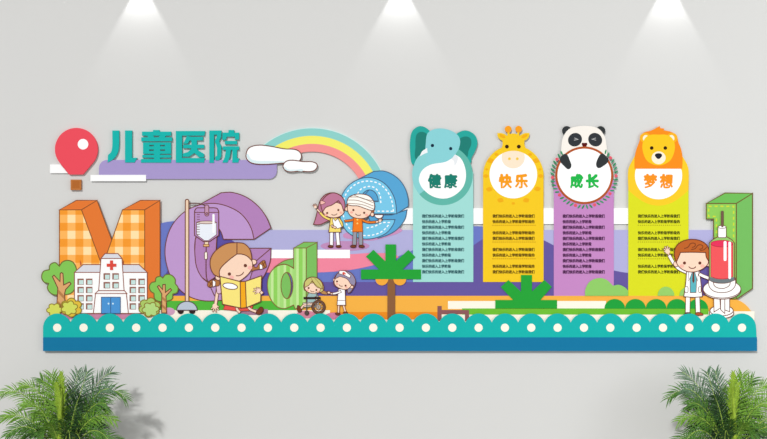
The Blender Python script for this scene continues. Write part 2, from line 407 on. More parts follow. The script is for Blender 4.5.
t.dash('front_face', sp([(390, 222.5), (382, 222.8), (374, 226.5), (366, 228)], closed=False), WHITE, .95)
t.build(); ET = t.top

t = Thing('number_board', 'green stitched number 1 cut-out at the right end of the mural', 'number', GT + .2, GT + 1.2)
NS = (116, 185, 96); NO = (112, 92, 50)
t.poly('side_face', [(736.3, 203.5), (752.5, 193.3), (752.5, 288.5), (737, 299), (733, 299)], NS, NO, .9)
t.poly('top_face', [(706.3, 203.5), (725, 193), (752.5, 193.3), (736.3, 203.5)], (110, 186, 88), NO, .9)
t.poly('front_face', [(706.3, 203.5), (736.3, 203.5), (736.3, 299), (713.6, 299), (713.6, 219), (706.3, 219)], (142, 202, 90), NO, .9)
t.dash('front_face', [(708.6, 206.3), (733.6, 206.3), (733.6, 296)], (205, 216, 62), 1.1, 3, 2.9)
t.dash('front_face', [(708.6, 208.6), (708.6, 216.4), (716.4, 216.4), (716.4, 296)], (205, 216, 62), 1.1, 3, 2.9)
t.build(); NT = t.top

# ================================================================ animal columns
def column_base(nm, label, x0, x1, ytop, ybot, col):
    t = Thing(nm, label, 'information panel', 17.2, 19.2, group='animal columns')
    t.poly('panel', rc(x0, ytop, x1, ybot), col); return t
LONG = '我们快乐的进入上学阶段我们'; SHORT = '快乐的进入上学阶段'; LONG2 = '快乐的进入上学阶段学阶段的'
def body11(t, x, col):
    for i in range(11):
        y = 214.3 + i * 5.58
        if i % 2 == 0: t.text('body_text', LONG, (x, y, x + 42, y + 3.5), col, .13)
        else: t.text('body_text', SHORT, (x, y, x + 28.9, y + 3.5), col, .13)
        t.z -= ZS
def body8(t, x, col, dc):
    for i, k in enumerate((0, 1, 3, 4, 6, 7, 9, 10)):
        y = 214.3 + k * 5.58
        t.text('body_text', LONG if i in (0, 3, 4, 7) else LONG2, (x, y, x + 42, y + 3.5), col, .13); t.z -= ZS
    for k in (2, 5, 8):
        y = 214.3 + k * 5.58 - .2
        t.dash('dotted_line.%d' % k, [(x, y), (x + 44, y)], dc, .7, 1, 1.1)
def title(t, a, b2, cx, col, bold=.95):
    t.text('title_text', a, (cx - 15, 173.8, cx - 1, 188.4), col, bold); t.z -= ZS
    t.text('title_text', b2, (cx + 1, 173.8, cx + 15, 188.4), col, bold)
# elephant
t = column_base('elephant_information_board', 'teal information column topped by an elephant head', 413, 473.3, 172, 282, (161, 219, 213))
t.poly('ear.1', sp([(412, 164), (410.3, 155), (410, 141), (412.4, 131), (419.5, 126.2), (427, 128.4), (431, 134), (430, 152), (421, 158), (415, 164)]), (42, 166, 156))
t.poly('ear.1', sp([(416.3, 160), (415.4, 147), (416.4, 135), (421, 131.8), (427, 134.5), (428, 148), (422, 154)]), (36, 126, 116), thick=False)
t.poly('ear.2', sp([(455, 136), (461, 131.3), (468, 130.8), (475.2, 135.5), (477.5, 143), (475.2, 151), (471.6, 158), (470.5, 163), (464, 160), (456, 148)]), (42, 166, 156))
t.poly('ear.2', sp([(458, 141), (464, 136.6), (470, 138), (471.3, 144), (468.5, 151), (466.5, 157), (459, 150)]), (36, 126, 116), thick=False)
t.poly('ring', el(442.6, 175, 30.2, 30.2, n=60), (98, 182, 168))
t.poly('trunk', sp([(426, 150, 1), (418, 157), (413.5, 166), (412.2, 175), (414, 185.5), (419.2, 194.3, 1), (425, 190, 1), (430, 176), (450, 162), (454, 155, 1)]), (137, 208, 210))
t.poly('head', sp([(425.8, 143), (427.5, 133.5), (433.5, 129.5), (441, 128.4), (450, 130.3), (457.4, 134.8), (460.2, 141), (458.6, 149), (455, 154.8), (451, 161), (440, 165), (428, 162), (425.5, 152)]), (137, 208, 214))
t.poly('text_disc', sp([(419, 178), (422.5, 170), (431, 164.6), (445, 162), (451.5, 158.5), (455.2, 154.5, 1), (460.5, 158), (464.6, 166), (466, 176), (463.6, 186), (457, 193.6), (449, 197.8), (441, 198.5), (432, 196), (424, 190), (420, 184)]), WHITE, thick=False)
t.poly('tusk.1', sp([(419.8, 156.5, 1), (422, 151.5), (427, 148, 1), (427.6, 152.5, 1), (423, 154.5)]), (238, 243, 244), thick=False)
t.poly('tusk.2', sp([(451.5, 159, 1), (454.8, 154.6, 1), (457.8, 157), (457, 162), (454.6, 166, 1), (453.8, 161)]), (230, 234, 238), thick=False)
for i, (x, y) in enumerate(((432.4, 145.5), (450.7, 148.6))): t.poly('eye.%d' % i, el(x, y, 1.65), (22, 40, 62), thick=False)
title(t, '健', '康', 442.6, (30, 126, 110)); body11(t, 422, (38, 84, 92)); t.build()
# giraffe
YL = (244, 201, 38); SPOT = (240, 174, 28)
t = column_base('giraffe_information_board', 'yellow information column topped by a giraffe head', 483, 543.6, 172, 282, YL)
t.poly('body', el(513.3, 176, 30.4, 30.8, n=60), YL)
t.poly('head', sp([(500, 152, 1), (502.5, 145), (502.8, 139.5), (507, 135.6), (513.2, 133.4), (519.6, 135.6), (524, 139.5), (524.6, 145), (527.5, 152, 1)]), YL)
for i, sgn in enumerate((-1, 1)):
    m = lambda x: 513.4 + sgn * (x - 513.4)
    t.poly('ear.%d' % i, sp([(m(529.5), 133, 1), (m(524), 133.4), (m(519), 137), (m(521), 140.6), (m(526), 140), (m(529), 136.6)]), YL)
    t.poly('ear.%d' % i, sp([(m(527.5), 134.6), (m(524), 134.8), (m(521.4), 137.5), (m(525), 137.6)]), SPOT, thick=False)
    t.poly('horn.%d' % i, rc(min(m(517.2), m(519.4)), 129, max(m(517.2), m(519.4)), 137), YL)
    t.poly('horn.%d' % i, el(m(518.6), 129.2, 3.4), (247, 160, 34))
for a, s1 in ((-146, 3.4), (-34, 3.4), (180, 2.6), (0, 2.6), (151, 3.2), (28, 3.2), (118, 3.2), (62, 3.2), (90, 1.8), (-128, 2), (-52, 2), (-166, 1.6), (-14, 1.6)):
    t.poly('body', blob(513.3 + 27.4 * math.cos(R(a)), 176 + 27.4 * math.sin(R(a)), s1, s1 * .72, 4, .15, a, 20), SPOT, thick=False); t.z -= ZS
t.poly('text_disc', el(513.3, 174.6, 23.8, 23.8, n=60), WHITE, thick=False)
mz = [(x, y) for x, y in el(513.2, 157.4, 11.6, 11, n=40)]
mz = [(x, max(y, 174.6 - math.sqrt(max(0, 23.8 ** 2 - (x - 513.3) ** 2)))) for x, y in mz]
t.poly('muzzle', mz, (253, 229, 203), thick=False)
for i, x in enumerate((509.4, 517.3)): t.poly('nostril.%d' % i, el(x, 158.8, 1.4), (243, 200, 70), thick=False)
for i, x in enumerate((506.9, 518.8)): t.poly('eye.%d' % i, el(x, 146.6, 1.9), (58, 34, 20), thick=False)
title(t, '快', '乐', 513.4, (245, 158, 28)); body8(t, 492.5, (92, 68, 22), (190, 140, 30)); t.build()
# panda
t = column_base('panda_information_board', 'purple information column topped by a panda hugging a wreathed disc', 553.8, 613.8, 180, 295.8, (197, 137, 196))
t.poly('ear.1', el(566.8, 130.8, 4.7), (52, 56, 58)); t.poly('ear.2', el(600.6, 130.8, 4.7), (52, 56, 58))
t.poly('head', sp([(561.6, 156), (561.4, 147), (563, 137.5), (568.6, 129.4), (577, 126.4), (590, 126.2), (599, 129), (604.6, 136.6), (606.6, 146), (606.6, 156), (600, 164), (568, 164)]), (245, 239, 231))
t.poly('eye_patch.1', el(575, 139.7, 7.2, 6.6, -35), (52, 56, 60), thick=False); t.poly('eye_patch.2', el(595.2, 139.7, 7.2, 6.6, 35), (52, 56, 60), thick=False)
t.line('eye.1', [(574.4, 137.9), (578, 139.4), (574, 140.2)], (190, 190, 190), .55); t.line('eye.2', [(596, 137.9), (592, 139.2), (596, 140.2)], (190, 190, 190), .55)
t.poly('nose', sp([(581.8, 143.3), (584.4, 142.9), (587.2, 143.3), (586, 147, 1), (583, 147, 1)]), (90, 22, 20), thick=False)
rnd = random.Random(4)
for i, a in enumerate(range(-48, 230, 7)):
    ca, sa = math.cos(R(a)), math.sin(R(a)); cx, cy = 584.2 + 32 * ca, 175.3 + 31.6 * sa
    if i % 5 == 2:
        t.poly('wreath_flower.%d' % i, blob(584.2 + 31.8 * ca, 175.3 + 31.2 * sa, 1.7, 1.7, 3, .2, a, 18), (226, 92, 108))
    else:
        t.poly('wreath_leaf.%d' % i, el(cx, cy, 2.4, .85, a + (24 if a > 90 else -24) + rnd.uniform(-8, 8), 12), (64, 150, 108) if i % 2 else (48, 140, 92))
t.poly('disc_rim', el(584.2, 175.3, 29, 28.8, n=64), (178, 86, 42))
t.poly('text_disc', el(584.2, 175.3, 26.8, 26.6, n=64), WHITE, thick=False)
t.poly('arm.1', sp([(559.8, 160.5), (562, 155.2), (566.5, 154.3), (569.6, 160), (571.3, 166), (568.5, 169.3), (564.5, 166.5)]), (52, 56, 58), thick=False)
t.poly('arm.2', sp([(608.6, 160.5), (605.4, 155.5), (601.6, 153.6), (598, 158), (596, 164.5), (598, 168), (602.6, 166.5)]), (52, 56, 58), thick=False)
title(t, '成', '长', 584.4, (36, 182, 76), 1.1); body11(t, 562.6, (84, 44, 84)); t.build()
# lion
t = column_base('lion_information_board', 'lime green information column topped by a lion head', 628.2, 688.6, 180, 295.8, (218, 221, 38))
t.poly('body', sp([(628.2, 190, 1), (628.2, 170), (631, 163), (636, 154, 1), (681, 154, 1), (686.4, 163), (688.6, 170), (688.6, 190, 1), (682, 196), (671, 203), (658.5, 205.6), (646, 203), (635, 196)]), (247, 203, 44))
t.poly('mane', sp([(634.4, 168.8, 1), (634.6, 158), (636.5, 149), (639.5, 141), (640.4, 136.5), (644, 132.5), (651, 130.6), (655, 128.6), (659.6, 126, 1), (660.6, 128.2, 1), (664.6, 128.6, 1), (663.6, 130.2, 1), (671, 131.8), (676.6, 135.6), (678.4, 142), (681.4, 150), (682.6, 159), (682.2, 168.8, 1)]), (245, 141, 32))
for i, x in enumerate((645.2, 672)):
    t.poly('ear.%d' % i, el(x, 137.8, 5.4, 5), (246, 178, 36), thick=False); t.poly('ear.%d' % i, el(x + (.6 if i == 0 else -.6), 138.4, 3, 3.4), (252, 240, 215), thick=False)
t.poly('face', sp([(642.4, 149), (643.6, 140.5), (649, 135.2), (658.6, 134.6), (668, 135.2), (673.6, 140.5), (674.8, 149), (671, 159.5), (665, 164), (658.5, 165.4), (652, 164), (646, 159.5)]), (246, 198, 36), thick=False)
t.poly('muzzle', el(658.6, 157.8, 7, 6.4), (253, 238, 214), thick=False)
t.poly('nose', sp([(655, 154.6), (658.5, 153.2), (662, 154.6), (661, 157.4), (658.5, 159), (656, 157.4)]), (38, 40, 48), thick=False)
for i, x in enumerate((651.7, 665.3)): t.poly('eye.%d' % i, el(x, 148, 1.8), (52, 34, 20), thick=False)
t.poly('text_disc', [(x, max(y, 168.8)) for x, y in el(658.5, 175.6, 23.6, 23.7, n=60) if y > 167], WHITE, thick=False)
title(t, '梦', '想', 658.4, (244, 146, 34)); body8(t, 637.8, (66, 68, 22), (168, 160, 36)); t.build()
LT = t.top

# ================================================================ flat plants
simple('round_bush', 'light green round bush in front of the purple panda column', 'bush',
       sp([(585, 295.8, 1), (585.5, 289), (590, 281.5), (598, 278.2), (606, 279.5), (613, 285.8, 1), (619, 284.8), (625, 287.5), (628, 290.5, 1), (628, 295.8, 1)]), (143, 202, 104), 23.2, 24.2)
simple('round_bush', 'pale green dome bush at the foot of the lime lion column', 'bush', el(666, 295.7, 8.3, 9, n=20, a0=180, a1=360), (150, 204, 106), 23.2, 24.2)
simple('round_bush', 'pale green dome bush just left of the doctor figure legs', 'bush', el(687.5, 295.7, 8, 8.5, n=20, a0=180, a1=360), (150, 204, 106), 23.2, 24.2)
for i, x in enumerate((614.8, 635.5, 656.2, 677, 697.8)):
    simple('hedge_bush', ['leftmost dark green dome of the low hedge, beside the cream strip', 'second dark green hedge dome from the left',
           'middle dark green dome of the low hedge', 'dark green hedge dome just left of the doctor figure', 'dark green hedge dome behind the doctor figure legs'][i], 'bush', el(x, 308.6, 10.3, 9.6, n=24, a0=180, a1=360), (35, 160, 62), GT + .2, GT + 2, group='dark green hedge')
GR = (40, 162, 58)
t = Thing('palm_tree', 'green geometric palm tree cut-out with a brown trunk and two orange fruits', 'tree', 23, 25)
t.poly('trunk', rc(387.4, 276, 395.2, 322), (140, 95, 62)); t.poly('fruit.1', el(381.8, 279, 6.4, n=18, a0=0, a1=180), (243, 170, 62)); t.poly('fruit.2', el(399.8, 279, 6.4, n=18, a0=0, a1=180), (243, 170, 62))
t.poly('crown', [(361, 269.5), (379, 269.5), (366, 256.6), (373.5, 249.8), (385.4, 261.3), (385.4, 244.4), (396, 244.4), (396, 261), (408.5, 249.9), (415.4, 257), (402.4, 269.5), (421, 269.5), (421, 279.2), (361, 279.2)], GR)
t.build()
simple('spiky_bush', 'green geometric spiky bush cut-out below the yellow giraffe column', 'bush',
       [(495.3, 300), (513, 300), (500.8, 287), (508.5, 280), (521, 291.7), (521, 275), (532, 275), (532, 291.5), (544.4, 280), (551.8, 286.8), (540.5, 300), (557, 300), (557, 308.4), (495.3, 308.4)], GR, 23, 25)
t = Thing('bench', 'small brown bench cut-out behind the scalloped border', 'bench', GT + .2, GT + 2)
t.poly('leg.1', rc(437.5, 306, 441.6, 321), (140, 90, 92)); t.poly('seat', rc(441.6, 310, 469, 314), (140, 90, 92)); t.poly('leg.2', rc(465, 314, 469, 321), (140, 90, 92)); t.build()

# ================================================================ hospital, trees, bushes
def tree(label, fol, trunk, shift=(0, 0), stripes=()):
    t = Thing('round_tree', label, 'tree', MT, MT + 1)
    t.poly('foliage', sp(fol), (132, 198, 88), (112, 110, 56), .9)
    t.poly('trunk', trunk, (222, 168, 112), BROWN, .8)
    for q in stripes: t.poly('trunk', q, (182, 128, 78), thick=False); t.z -= ZS
    return t.build()
tree('larger green round tree at the left edge, half behind the hospital',
     [(41.6, 277), (43.5, 271.5), (49.3, 269.6, 1), (50, 265), (55, 262.6), (59.4, 266.2, 1), (62.5, 262), (68, 260.4), (73.5, 262.8), (76.5, 270), (76.5, 283), (73, 291.5), (66, 294.6), (61, 292, 1), (56.5, 295), (50.5, 293), (47.4, 288), (48.6, 283.4, 1), (44, 282)],
     [(56.6, 310), (57.8, 288), (52.4, 276.6), (54, 275.2), (60, 281.6), (60.2, 273.4), (61.6, 272.6), (63, 273.6), (63.6, 285), (69.6, 282), (71, 283.8), (65.6, 289.6), (64.6, 294), (65.4, 310)], stripes=([(58, 289), (64.4, 296), (64.6, 299.6), (57.8, 293)], [(57.2, 300), (64, 307), (60.5, 308.5), (57, 304.5)]))
tree('smaller green round tree between the hospital and the drip stand',
     [(149.4, 286.6), (151.5, 282.8), (155.4, 281.6, 1), (156.2, 277.8), (160.4, 276.4), (162.8, 278, 1), (165.6, 274.8), (171, 275), (175, 279), (175.2, 283.6, 1), (178, 287.6), (177, 292.4), (172.8, 294, 1), (172, 299), (167, 301), (160, 301.6), (154.8, 299), (154, 293.4, 1), (150.6, 291)],
     [(161.6, 313), (161.8, 294), (157.4, 286.6), (159, 285.4), (162.6, 289.6), (162.8, 284.6), (165.2, 284.4), (165.4, 292.4), (170.4, 288.6), (171.6, 290), (166, 296), (166.6, 313)], stripes=([(162, 296), (166.3, 300), (166.4, 303), (162, 299)], [(162, 304), (166.4, 308), (166.4, 311), (162, 307)]))
WALLW = (255, 255, 255); HO = (150, 88, 72)
t = Thing('hospital', 'white hospital building cut-out with a red cross in front of the orange letter', 'building', MT + 1.6, MT + 2.4)
t.poly('roof.1', [(74.5, 272.4), (83, 264.6), (102, 264.6), (102, 272.4)], (220, 220, 228), HO)
t.poly('roof.2', [(121, 272.4), (121, 264.6), (139, 264.6), (147.2, 272.4)], (220, 220, 228), HO)
t.poly('wing.1', rc(74.5, 272.4, 101, 313.4), WALLW, HO); t.poly('wing.2', rc(122, 272.4, 147.2, 313.4), WALLW, HO)
t.poly('tower', [(101, 258.5), (122, 258.5), (124.2, 292), (98.6, 292)], WALLW, HO)
t.poly('roof.3', [(101, 258.5), (105, 253.6), (118, 253.6), (122, 258.5)], (220, 220, 228), HO)
t.poly('porch', [(95.6, 293.4), (126.4, 293.4), (128.4, 313.4), (93.4, 313.4)], WALLW, HO)
t.poly('porch', [(98.4, 290.6), (124.4, 290.6), (127, 293.6), (95.2, 293.6)], (250, 246, 246), HO)
t.poly('pennant.1', [(80, 260), (81.6, 264), (80.2, 265.6)], (200, 80, 50)); t.poly('pennant.2', [(123.6, 260), (122.2, 264), (123.8, 264.8)], (160, 80, 50))
k = 0
for xs, ys in (((77.4, 86), (278.6, 286.8, 295, 303.2)), ((129.6, 138.4), (278.6, 286.8, 295, 303.2)), ((103.6, 112.4), (273.2, 282))):
    for x in xs:
        for y in ys:
            k += 1
            t.poly('window.%d' % k, rc(x, y, x + 6.4, y + 6.2), (150, 98, 84), thick=False); t.poly('window.%d>pane.%d' % (k, k), rc(x + 1.5, y + 1.5, x + 6, y + 5.8), (200, 228, 224), thick=False)
t.poly('door.1', rc(101.5, 297.2, 110.8, 313.4), (78, 150, 214), (60, 90, 130), .6, thick=False); t.poly('door.2', rc(110.8, 297.2, 120.4, 313.4), (78, 150, 214), (60, 90, 130), .6, thick=False)
t.poly('door.1>door_handle.1', el(108.6, 303.6, .9), (205, 235, 250), thick=False); t.poly('door.2>door_handle.2', el(113, 303.6, .9), (205, 235, 250), thick=False)
x, y, a, h = 111.6, 265.2, 4.8, 1.5
t.poly('red_cross', [(x - h, y - a), (x + h, y - a), (x + h, y - h), (x + a, y - h), (x + a, y + h), (x + h, y + h), (x + h, y + a), (x - h, y + a), (x - h, y + h), (x - a, y + h), (x - a, y - h), (x - h, y - h)], (222, 78, 66), thick=False)
t.build(); HT = t.top
def bush(label, cx, cy, r, lobes, c1, c2=None, oc=(150, 130, 50), zb=HT, off=(2, -.5), rot=20):
    t = Thing('round_shrub', label, 'bush', zb, zb + 1.2)
    if c2: t.poly('back_leaves', blob(cx + off[0], cy + off[1], r + 2.4, r + 1, lobes, .24, rot + 40), c2, oc, .8)
    t.poly('leaves', blob(cx, cy, r, r * .86, lobes, .3, rot), c1, oc, .8)
    return t.build()
q = bush('yellow-green shrub at the foot of the larger tree, leftmost', 54.6, 310, 8, 6, (214, 219, 96), rot=10)
bush('yellow shrub with golden edge at the left corner of the hospital', 69.4, 308, 8.4, 6, (212, 220, 98), (226, 192, 66), zb=q.top, rot=50)
bush('pale green shrub at the right corner of the hospital', 150.6, 309.4, 8.6, 6, (180, 216, 130), (172, 202, 104), (140, 120, 50), off=(-1, -2))

# ================================================================ drip stand
t = Thing('drip_stand', 'drip stand cut-out on a grey wheeled base with a fluid bag', 'drip stand', CT, CT + 1.4)
t.poly('pole', rr(185.3, 199.4, 188.8, 304, 1.6), (238, 208, 180), BROWN, .8)
t.line('hook', sp([(188.8, 203.4), (197, 203.4), (204, 205), (207, 209)], closed=False), (110, 80, 78), 1)
t.poly('bag', sp([(194.6, 211, 1), (196.5, 208.2), (200, 207.8, 1), (214, 207.8, 1), (217.2, 208.6), (218.7, 211.6, 1), (218.7, 235.4, 1), (209.4, 241.6, 1), (203.6, 241.6, 1), (194.6, 235.4, 1)]), (184, 142, 196), BROWN, .8)
t.poly('bag>fluid', [(196.6, 222.4), (216.6, 222.4), (216.6, 234.6), (208.4, 240.6), (204.4, 240.6), (196.6, 234.6)], (236, 240, 249), BROWN, .5, thick=False)
t.poly('bag>fluid', el(206.6, 222.4, 9.4, 1.4), (226, 206, 196), BROWN, .5, thick=False)
t.line('bag', [(194.8, 212.4), (218.6, 212.4)], BROWN, .6)
for i in range(9): t.line('bag', [(196.9, 214.4 + i * 2.5), (199.8, 214.4 + i * 2.5)], BROWN, .5); t.z -= ZS
t.poly('bag>highlight', rr(212.4, 214, 214.6, 233, 1), WHITE, thick=False)
t.poly('hook_loop', rr(204.8, 205, 208.8, 216, 1.8), (196, 150, 178), BROWN, .6, holes=[el(206.8, 213.6, 1, 1, n=12)])
t.poly('outlet', rc(204.6, 241.8, 208.4, 244.6), (244, 222, 190), BROWN, .5); t.poly('outlet', rc(203.4, 244.4, 209, 246.6), (236, 184, 116), BROWN, .5)
t.line('tube', sp([(206.2, 246.6), (206, 262), (206.6, 278), (210, 286), (214.6, 296)], closed=False), BROWN, .7)
t.poly('drip_chamber', rr(204.6, 252, 207.3, 259.4, 1.2), CREAM, BROWN, .5)
t.poly('wheel.1', el(180.6, 311.2, 3.1, 2.8), (52, 34, 34)); t.poly('wheel.2', el(192.2, 311.2, 3.1, 2.8), (52, 34, 34))
t.poly('base', el(187, 310.2, 10.2, 8.8, n=24, a0=180, a1=360), (186, 197, 212), (90, 72, 78), .7)
t.build(); IT = t.top

# ================================================================ figures
def eyes(t, pts, r=1.2, part='body', col=(112, 62, 48)):
    for x, y in pts: t.poly(part, el(x, y, r, n=14), col, thick=False); t.z -= ZS
    t.z += ZS
def cheeks(t, pts, r=2, part='body', c=PINKCHEEK):
    for x, y in pts: t.poly(part, el(x, y, r, r * .8, n=16), c, thick=False); t.z -= ZS
    t.z += ZS
def hand(t, part, x, y, ang, r, spread=26, ol=BROWN, thumb=1):
    """palm, four fingers of unequal length and a thumb"""
    d = lambda a, k: (x + math.cos(R(a)) * k, y + math.sin(R(a)) * k)
    for i, L in enumerate((1.75, 2.05, 2.0, 1.6)):
        a = ang + (i - 1.5) * spread
        p = d(a, r * .5); q2 = d(a, r * L); n = (-math.sin(R(a)) * r * .26, math.cos(R(a)) * r * .26)
        t.poly(part, [(p[0] + n[0], p[1] + n[1]), (q2[0] + n[0] * .8, q2[1] + n[1] * .8), d(a, r * (L + .22)), (q2[0] - n[0] * .8, q2[1] - n[1] * .8), (p[0] - n[0], p[1] - n[1])], SKIN, ol, .35)
    a = ang + thumb * (2.6 * spread); p = d(a, r * .3); q2 = d(a, r * 1.35); n = (-math.sin(R(a)) * r * .28, math.cos(R(a)) * r * .28)
    t.poly(part, [(p[0] + n[0], p[1] + n[1]), (q2[0] + n[0] * .8, q2[1] + n[1] * .8), (q2[0] - n[0] * .8, q2[1] - n[1] * .8), (p[0] - n[0], p[1] - n[1])], SKIN, ol, .35)
    t.poly(part, el(x, y, r * .85, n=16), SKIN)
def limb(t, part, pts, w, col, ol=BROWN):
    pts = sp(pts, 5, False) if len(pts) > 2 else pts
    a, b2 = ribbon(pts, w); out = [tuple(v) for v in a] + [tuple(v) for v in reversed(b2)]
    t.poly(part, out, col, ol, .5)

def smile(t, cx, cy, rx, ry, rot, w=.75): t.line('body', el(cx, cy, rx, ry, rot, 10, 12, 168), (112, 60, 46), w)
# reading girl
t = Thing('person', 'girl cut-out with brown braids reading, seated in front of the purple letter', 'person', IT, IT + 1.2)
HAIR = (204, 146, 92); BRD = (178, 116, 66)
limb(t, 'body', [(218.5, 284), (217, 294), (215.6, 304)], 3, SKIN)
hand(t, 'body', 215, 306, 95, 2.9, 32, thumb=-1)
limb(t, 'body', [(236, 310), (234, 292), (234, 276)], 6, SKIN); limb(t, 'body', [(218.5, 285), (226, 284), (234, 286)], 2.6, SKIN)
t.poly('shirt', sp([(217, 280), (222, 280), (222, 292), (217.6, 293.4), (216.6, 290)]), (226, 190, 208), BROWN, .5)
t.poly('skirt', [(225, 305), (253, 306), (250.5, 310.6), (238, 311), (223.4, 309.4)], (232, 88, 78), (170, 60, 50), .5)
limb(t, 'body', [(236, 300), (237, 309), (240, 312.6)], 2.6, SKIN); limb(t, 'body', [(247, 305), (250, 309), (257, 312)], 2.6, SKIN)
t.poly('shoe', sp([(256, 312.6), (258, 309.6), (260.6, 307), (263, 308), (263, 311.4), (260, 314.2), (257.6, 314.4)]), SHOE, (80, 40, 30), .5)
t.poly('braid.1', sp([(219, 280.5), (213, 280), (208, 282.6), (208.6, 287), (214, 286), (219, 285.5)]), BRD, BROWN, .6)
t.line('braid.1', [(209, 281.6), (213, 286)], (110, 60, 36), .6); t.line('braid.1', [(213, 280.4), (209.4, 286.6)], (110, 60, 36), .6)
t.poly('braid.1>bow.1', [(212.6, 279.8), (215.6, 281.6), (215.4, 285.6), (212.8, 287)], WHITE, BROWN, .5)
t.poly('braid.2', sp([(251.5, 265), (256, 267.6), (259, 264), (264, 260.4), (265.6, 263.5), (266, 267), (260, 269), (255, 270), (251, 270.6)]), BRD, BROWN, .6)
t.line('braid.2', [(262, 262), (264.6, 267)], (110, 60, 36), .6); t.line('braid.2', [(265.4, 261), (261.6, 267.6)], (110, 60, 36), .6)
t.poly('braid.2>bow.2', [(259.6, 263.6), (262.4, 265.4), (262.8, 268.8), (259.6, 269.4)], WHITE, BROWN, .5)
t.poly('body', el(218.2, 277.4, 2.8), SKIN, BROWN, .6); t.poly('body', el(253.6, 262, 3, 2.6), SKIN, BROWN, .6)
t.poly('body', sp([(236.5, 251), (246, 253.5), (251.4, 260), (252.6, 266), (250, 272), (244, 278), (237.5, 281.6), (228, 280.4), (219.8, 277.6), (218.6, 270), (226, 258)]), SKIN, BROWN, .7)
t.poly('hair', sp([(237, 254, 1), (229, 260), (220, 269.4), (219.6, 277.4, 1), (213.6, 274), (210.3, 266), (211.3, 257), (217.6, 249), (227, 243.6), (237, 242.6, 1)]), HAIR, BROWN, .8)
t.poly('hair', sp([(237, 242.6, 1), (244, 243.6), (249.4, 248.6), (251.4, 255), (252, 261, 1), (247.6, 256.4), (242, 254.2), (237, 254, 1)]), HAIR, BROWN, .8)
eyes(t, ((229.4, 274), (245.4, 265.6)), 1.7); cheeks(t, ((250, 267.6), (231.6, 277.4)), 2.4, c=(250, 185, 175))
smile(t, 239.6, 273.2, 4.2, 2.2, -25)
t.build(); RG = t.top
bk = Thing('book', 'open yellow book with an orange spine held by the reading girl', 'book', RG, RG + 1)
bk.poly('cover.1', [(220, 276.4), (240.2, 281.6), (240.6, 308), (222.4, 304.2)], (249, 230, 128), BROWN, .8)
bk.poly('cover.2', [(245.4, 281.4), (261.6, 275.8), (260.6, 301.6), (246.4, 307.6)], (249, 230, 128), BROWN, .8)
bk.poly('spine', [(240.2, 281.6), (245.4, 281.4), (246.4, 307.6), (240.6, 308.2)], (245, 172, 34), BROWN, .8)
bk.poly('cover.1', el(230.2, 286.2, 7.4, 3, 9), WHITE, BROWN, .7, thick=False)
bk.build()
# the girl's right hand curls over the cover: drawn as part of her own figure
hh = Thing('hand_tmp', '', '', bk.top, bk.top + .6)
hand(hh, 'hand', 259, 291, 190, 2.7, 30, thumb=1); limb(hh, 'hand', [(260.4, 291.6), (262.6, 293.6)], 3, SKIN)
hh.build(); ho = hh.root
for kk in ('label', 'category', 'kind'): del ho[kk]
ho.name = 'hand'; ho.parent = t.root; ho.location = ho.location - t.root.location

# pink haired girl
t = Thing('person', 'girl cut-out with long pink hair and an arm sling, waving', 'person', ET, ET + 1.2)
PH = (190, 122, 152)
t.poly('hair', sp([(332, 192.8), (325, 195), (320, 201), (317.6, 210), (315.6, 218), (313.4, 224.4, 1), (320, 224.6), (328, 221), (335, 219), (343, 213), (345, 206), (343, 198), (338, 194)]), PH, BROWN, .8)
limb(t, 'body', [(331.6, 245), (332, 230), (335, 226), (334.6, 214)], 2, SKIN); limb(t, 'body', [(338.4, 245), (337, 230), (335, 224)], 2, SKIN); limb(t, 'body', [(335, 220), (329, 219), (324, 216.6), (320, 212.4)], 1.6, SKIN)
limb(t, 'trousers', [(331.6, 231), (331.4, 245.4)], 3.4, WHITE); limb(t, 'trousers', [(337.2, 231), (338.4, 245.4)], 3.4, WHITE)
t.poly('shoe.1', el(330.6, 246.4, 2.7, 1.3), SHOE, DARK, .4); t.poly('shoe.2', el(338.6, 246.4, 2.7, 1.3), SHOE, DARK, .4)
limb(t, 'shirt', [(331, 220), (324, 216.6), (319.6, 212)], 2.4, (246, 220, 110))
limb(t, 'body', [(320, 212.4), (317, 209)], 1.8, SKIN); hand(t, 'body', 315.4, 207, -110, 1.6, 28, thumb=1)
t.poly('shirt', sp([(330.4, 218, 1), (339.6, 218, 1), (342.4, 222), (343, 226), (340.6, 228, 1), (341, 232.2, 1), (328.6, 232.2, 1), (329.8, 224)]), (248, 222, 112), BROWN, .6)
limb(t, 'body', [(337.6, 226), (333, 227), (331.6, 225)], 1.8, SKIN)
t.poly('sling', [(333, 217.6), (335.2, 221), (338, 218.4), (342, 227), (337.6, 228.6), (334, 226.2), (332.6, 221)], WHITE, BROWN, .5)
limb(t, 'body', [(333, 226.5), (336, 228)], 2, SKIN)
t.poly('body', el(345, 208.4, 1.8), SKIN, BROWN, .5)
t.poly('body', el(333.6, 210, 11, 7.8), SKIN, BROWN, .6)
t.poly('hair', sp([(322.6, 212, 1), (321, 204), (325, 197), (332, 193), (339, 194.6), (344, 200), (345, 208), (343.6, 211, 1), (341.6, 205), (338.4, 200.6, 1), (332, 205), (326, 207.4)]), PH, BROWN, .7)
t.poly('hair>hair_bow', blob(322.4, 202.6, 2.8, 2, 3, .3), (244, 186, 176), BROWN, .4)
eyes(t, ((327.2, 213), (338.4, 210)), 1.1); cheeks(t, ((326, 215), (341, 212.6)), 1.5)
smile(t, 334.3, 213.6, 2.8, 1.5, -8, .6)
t.build(); PG = t.top
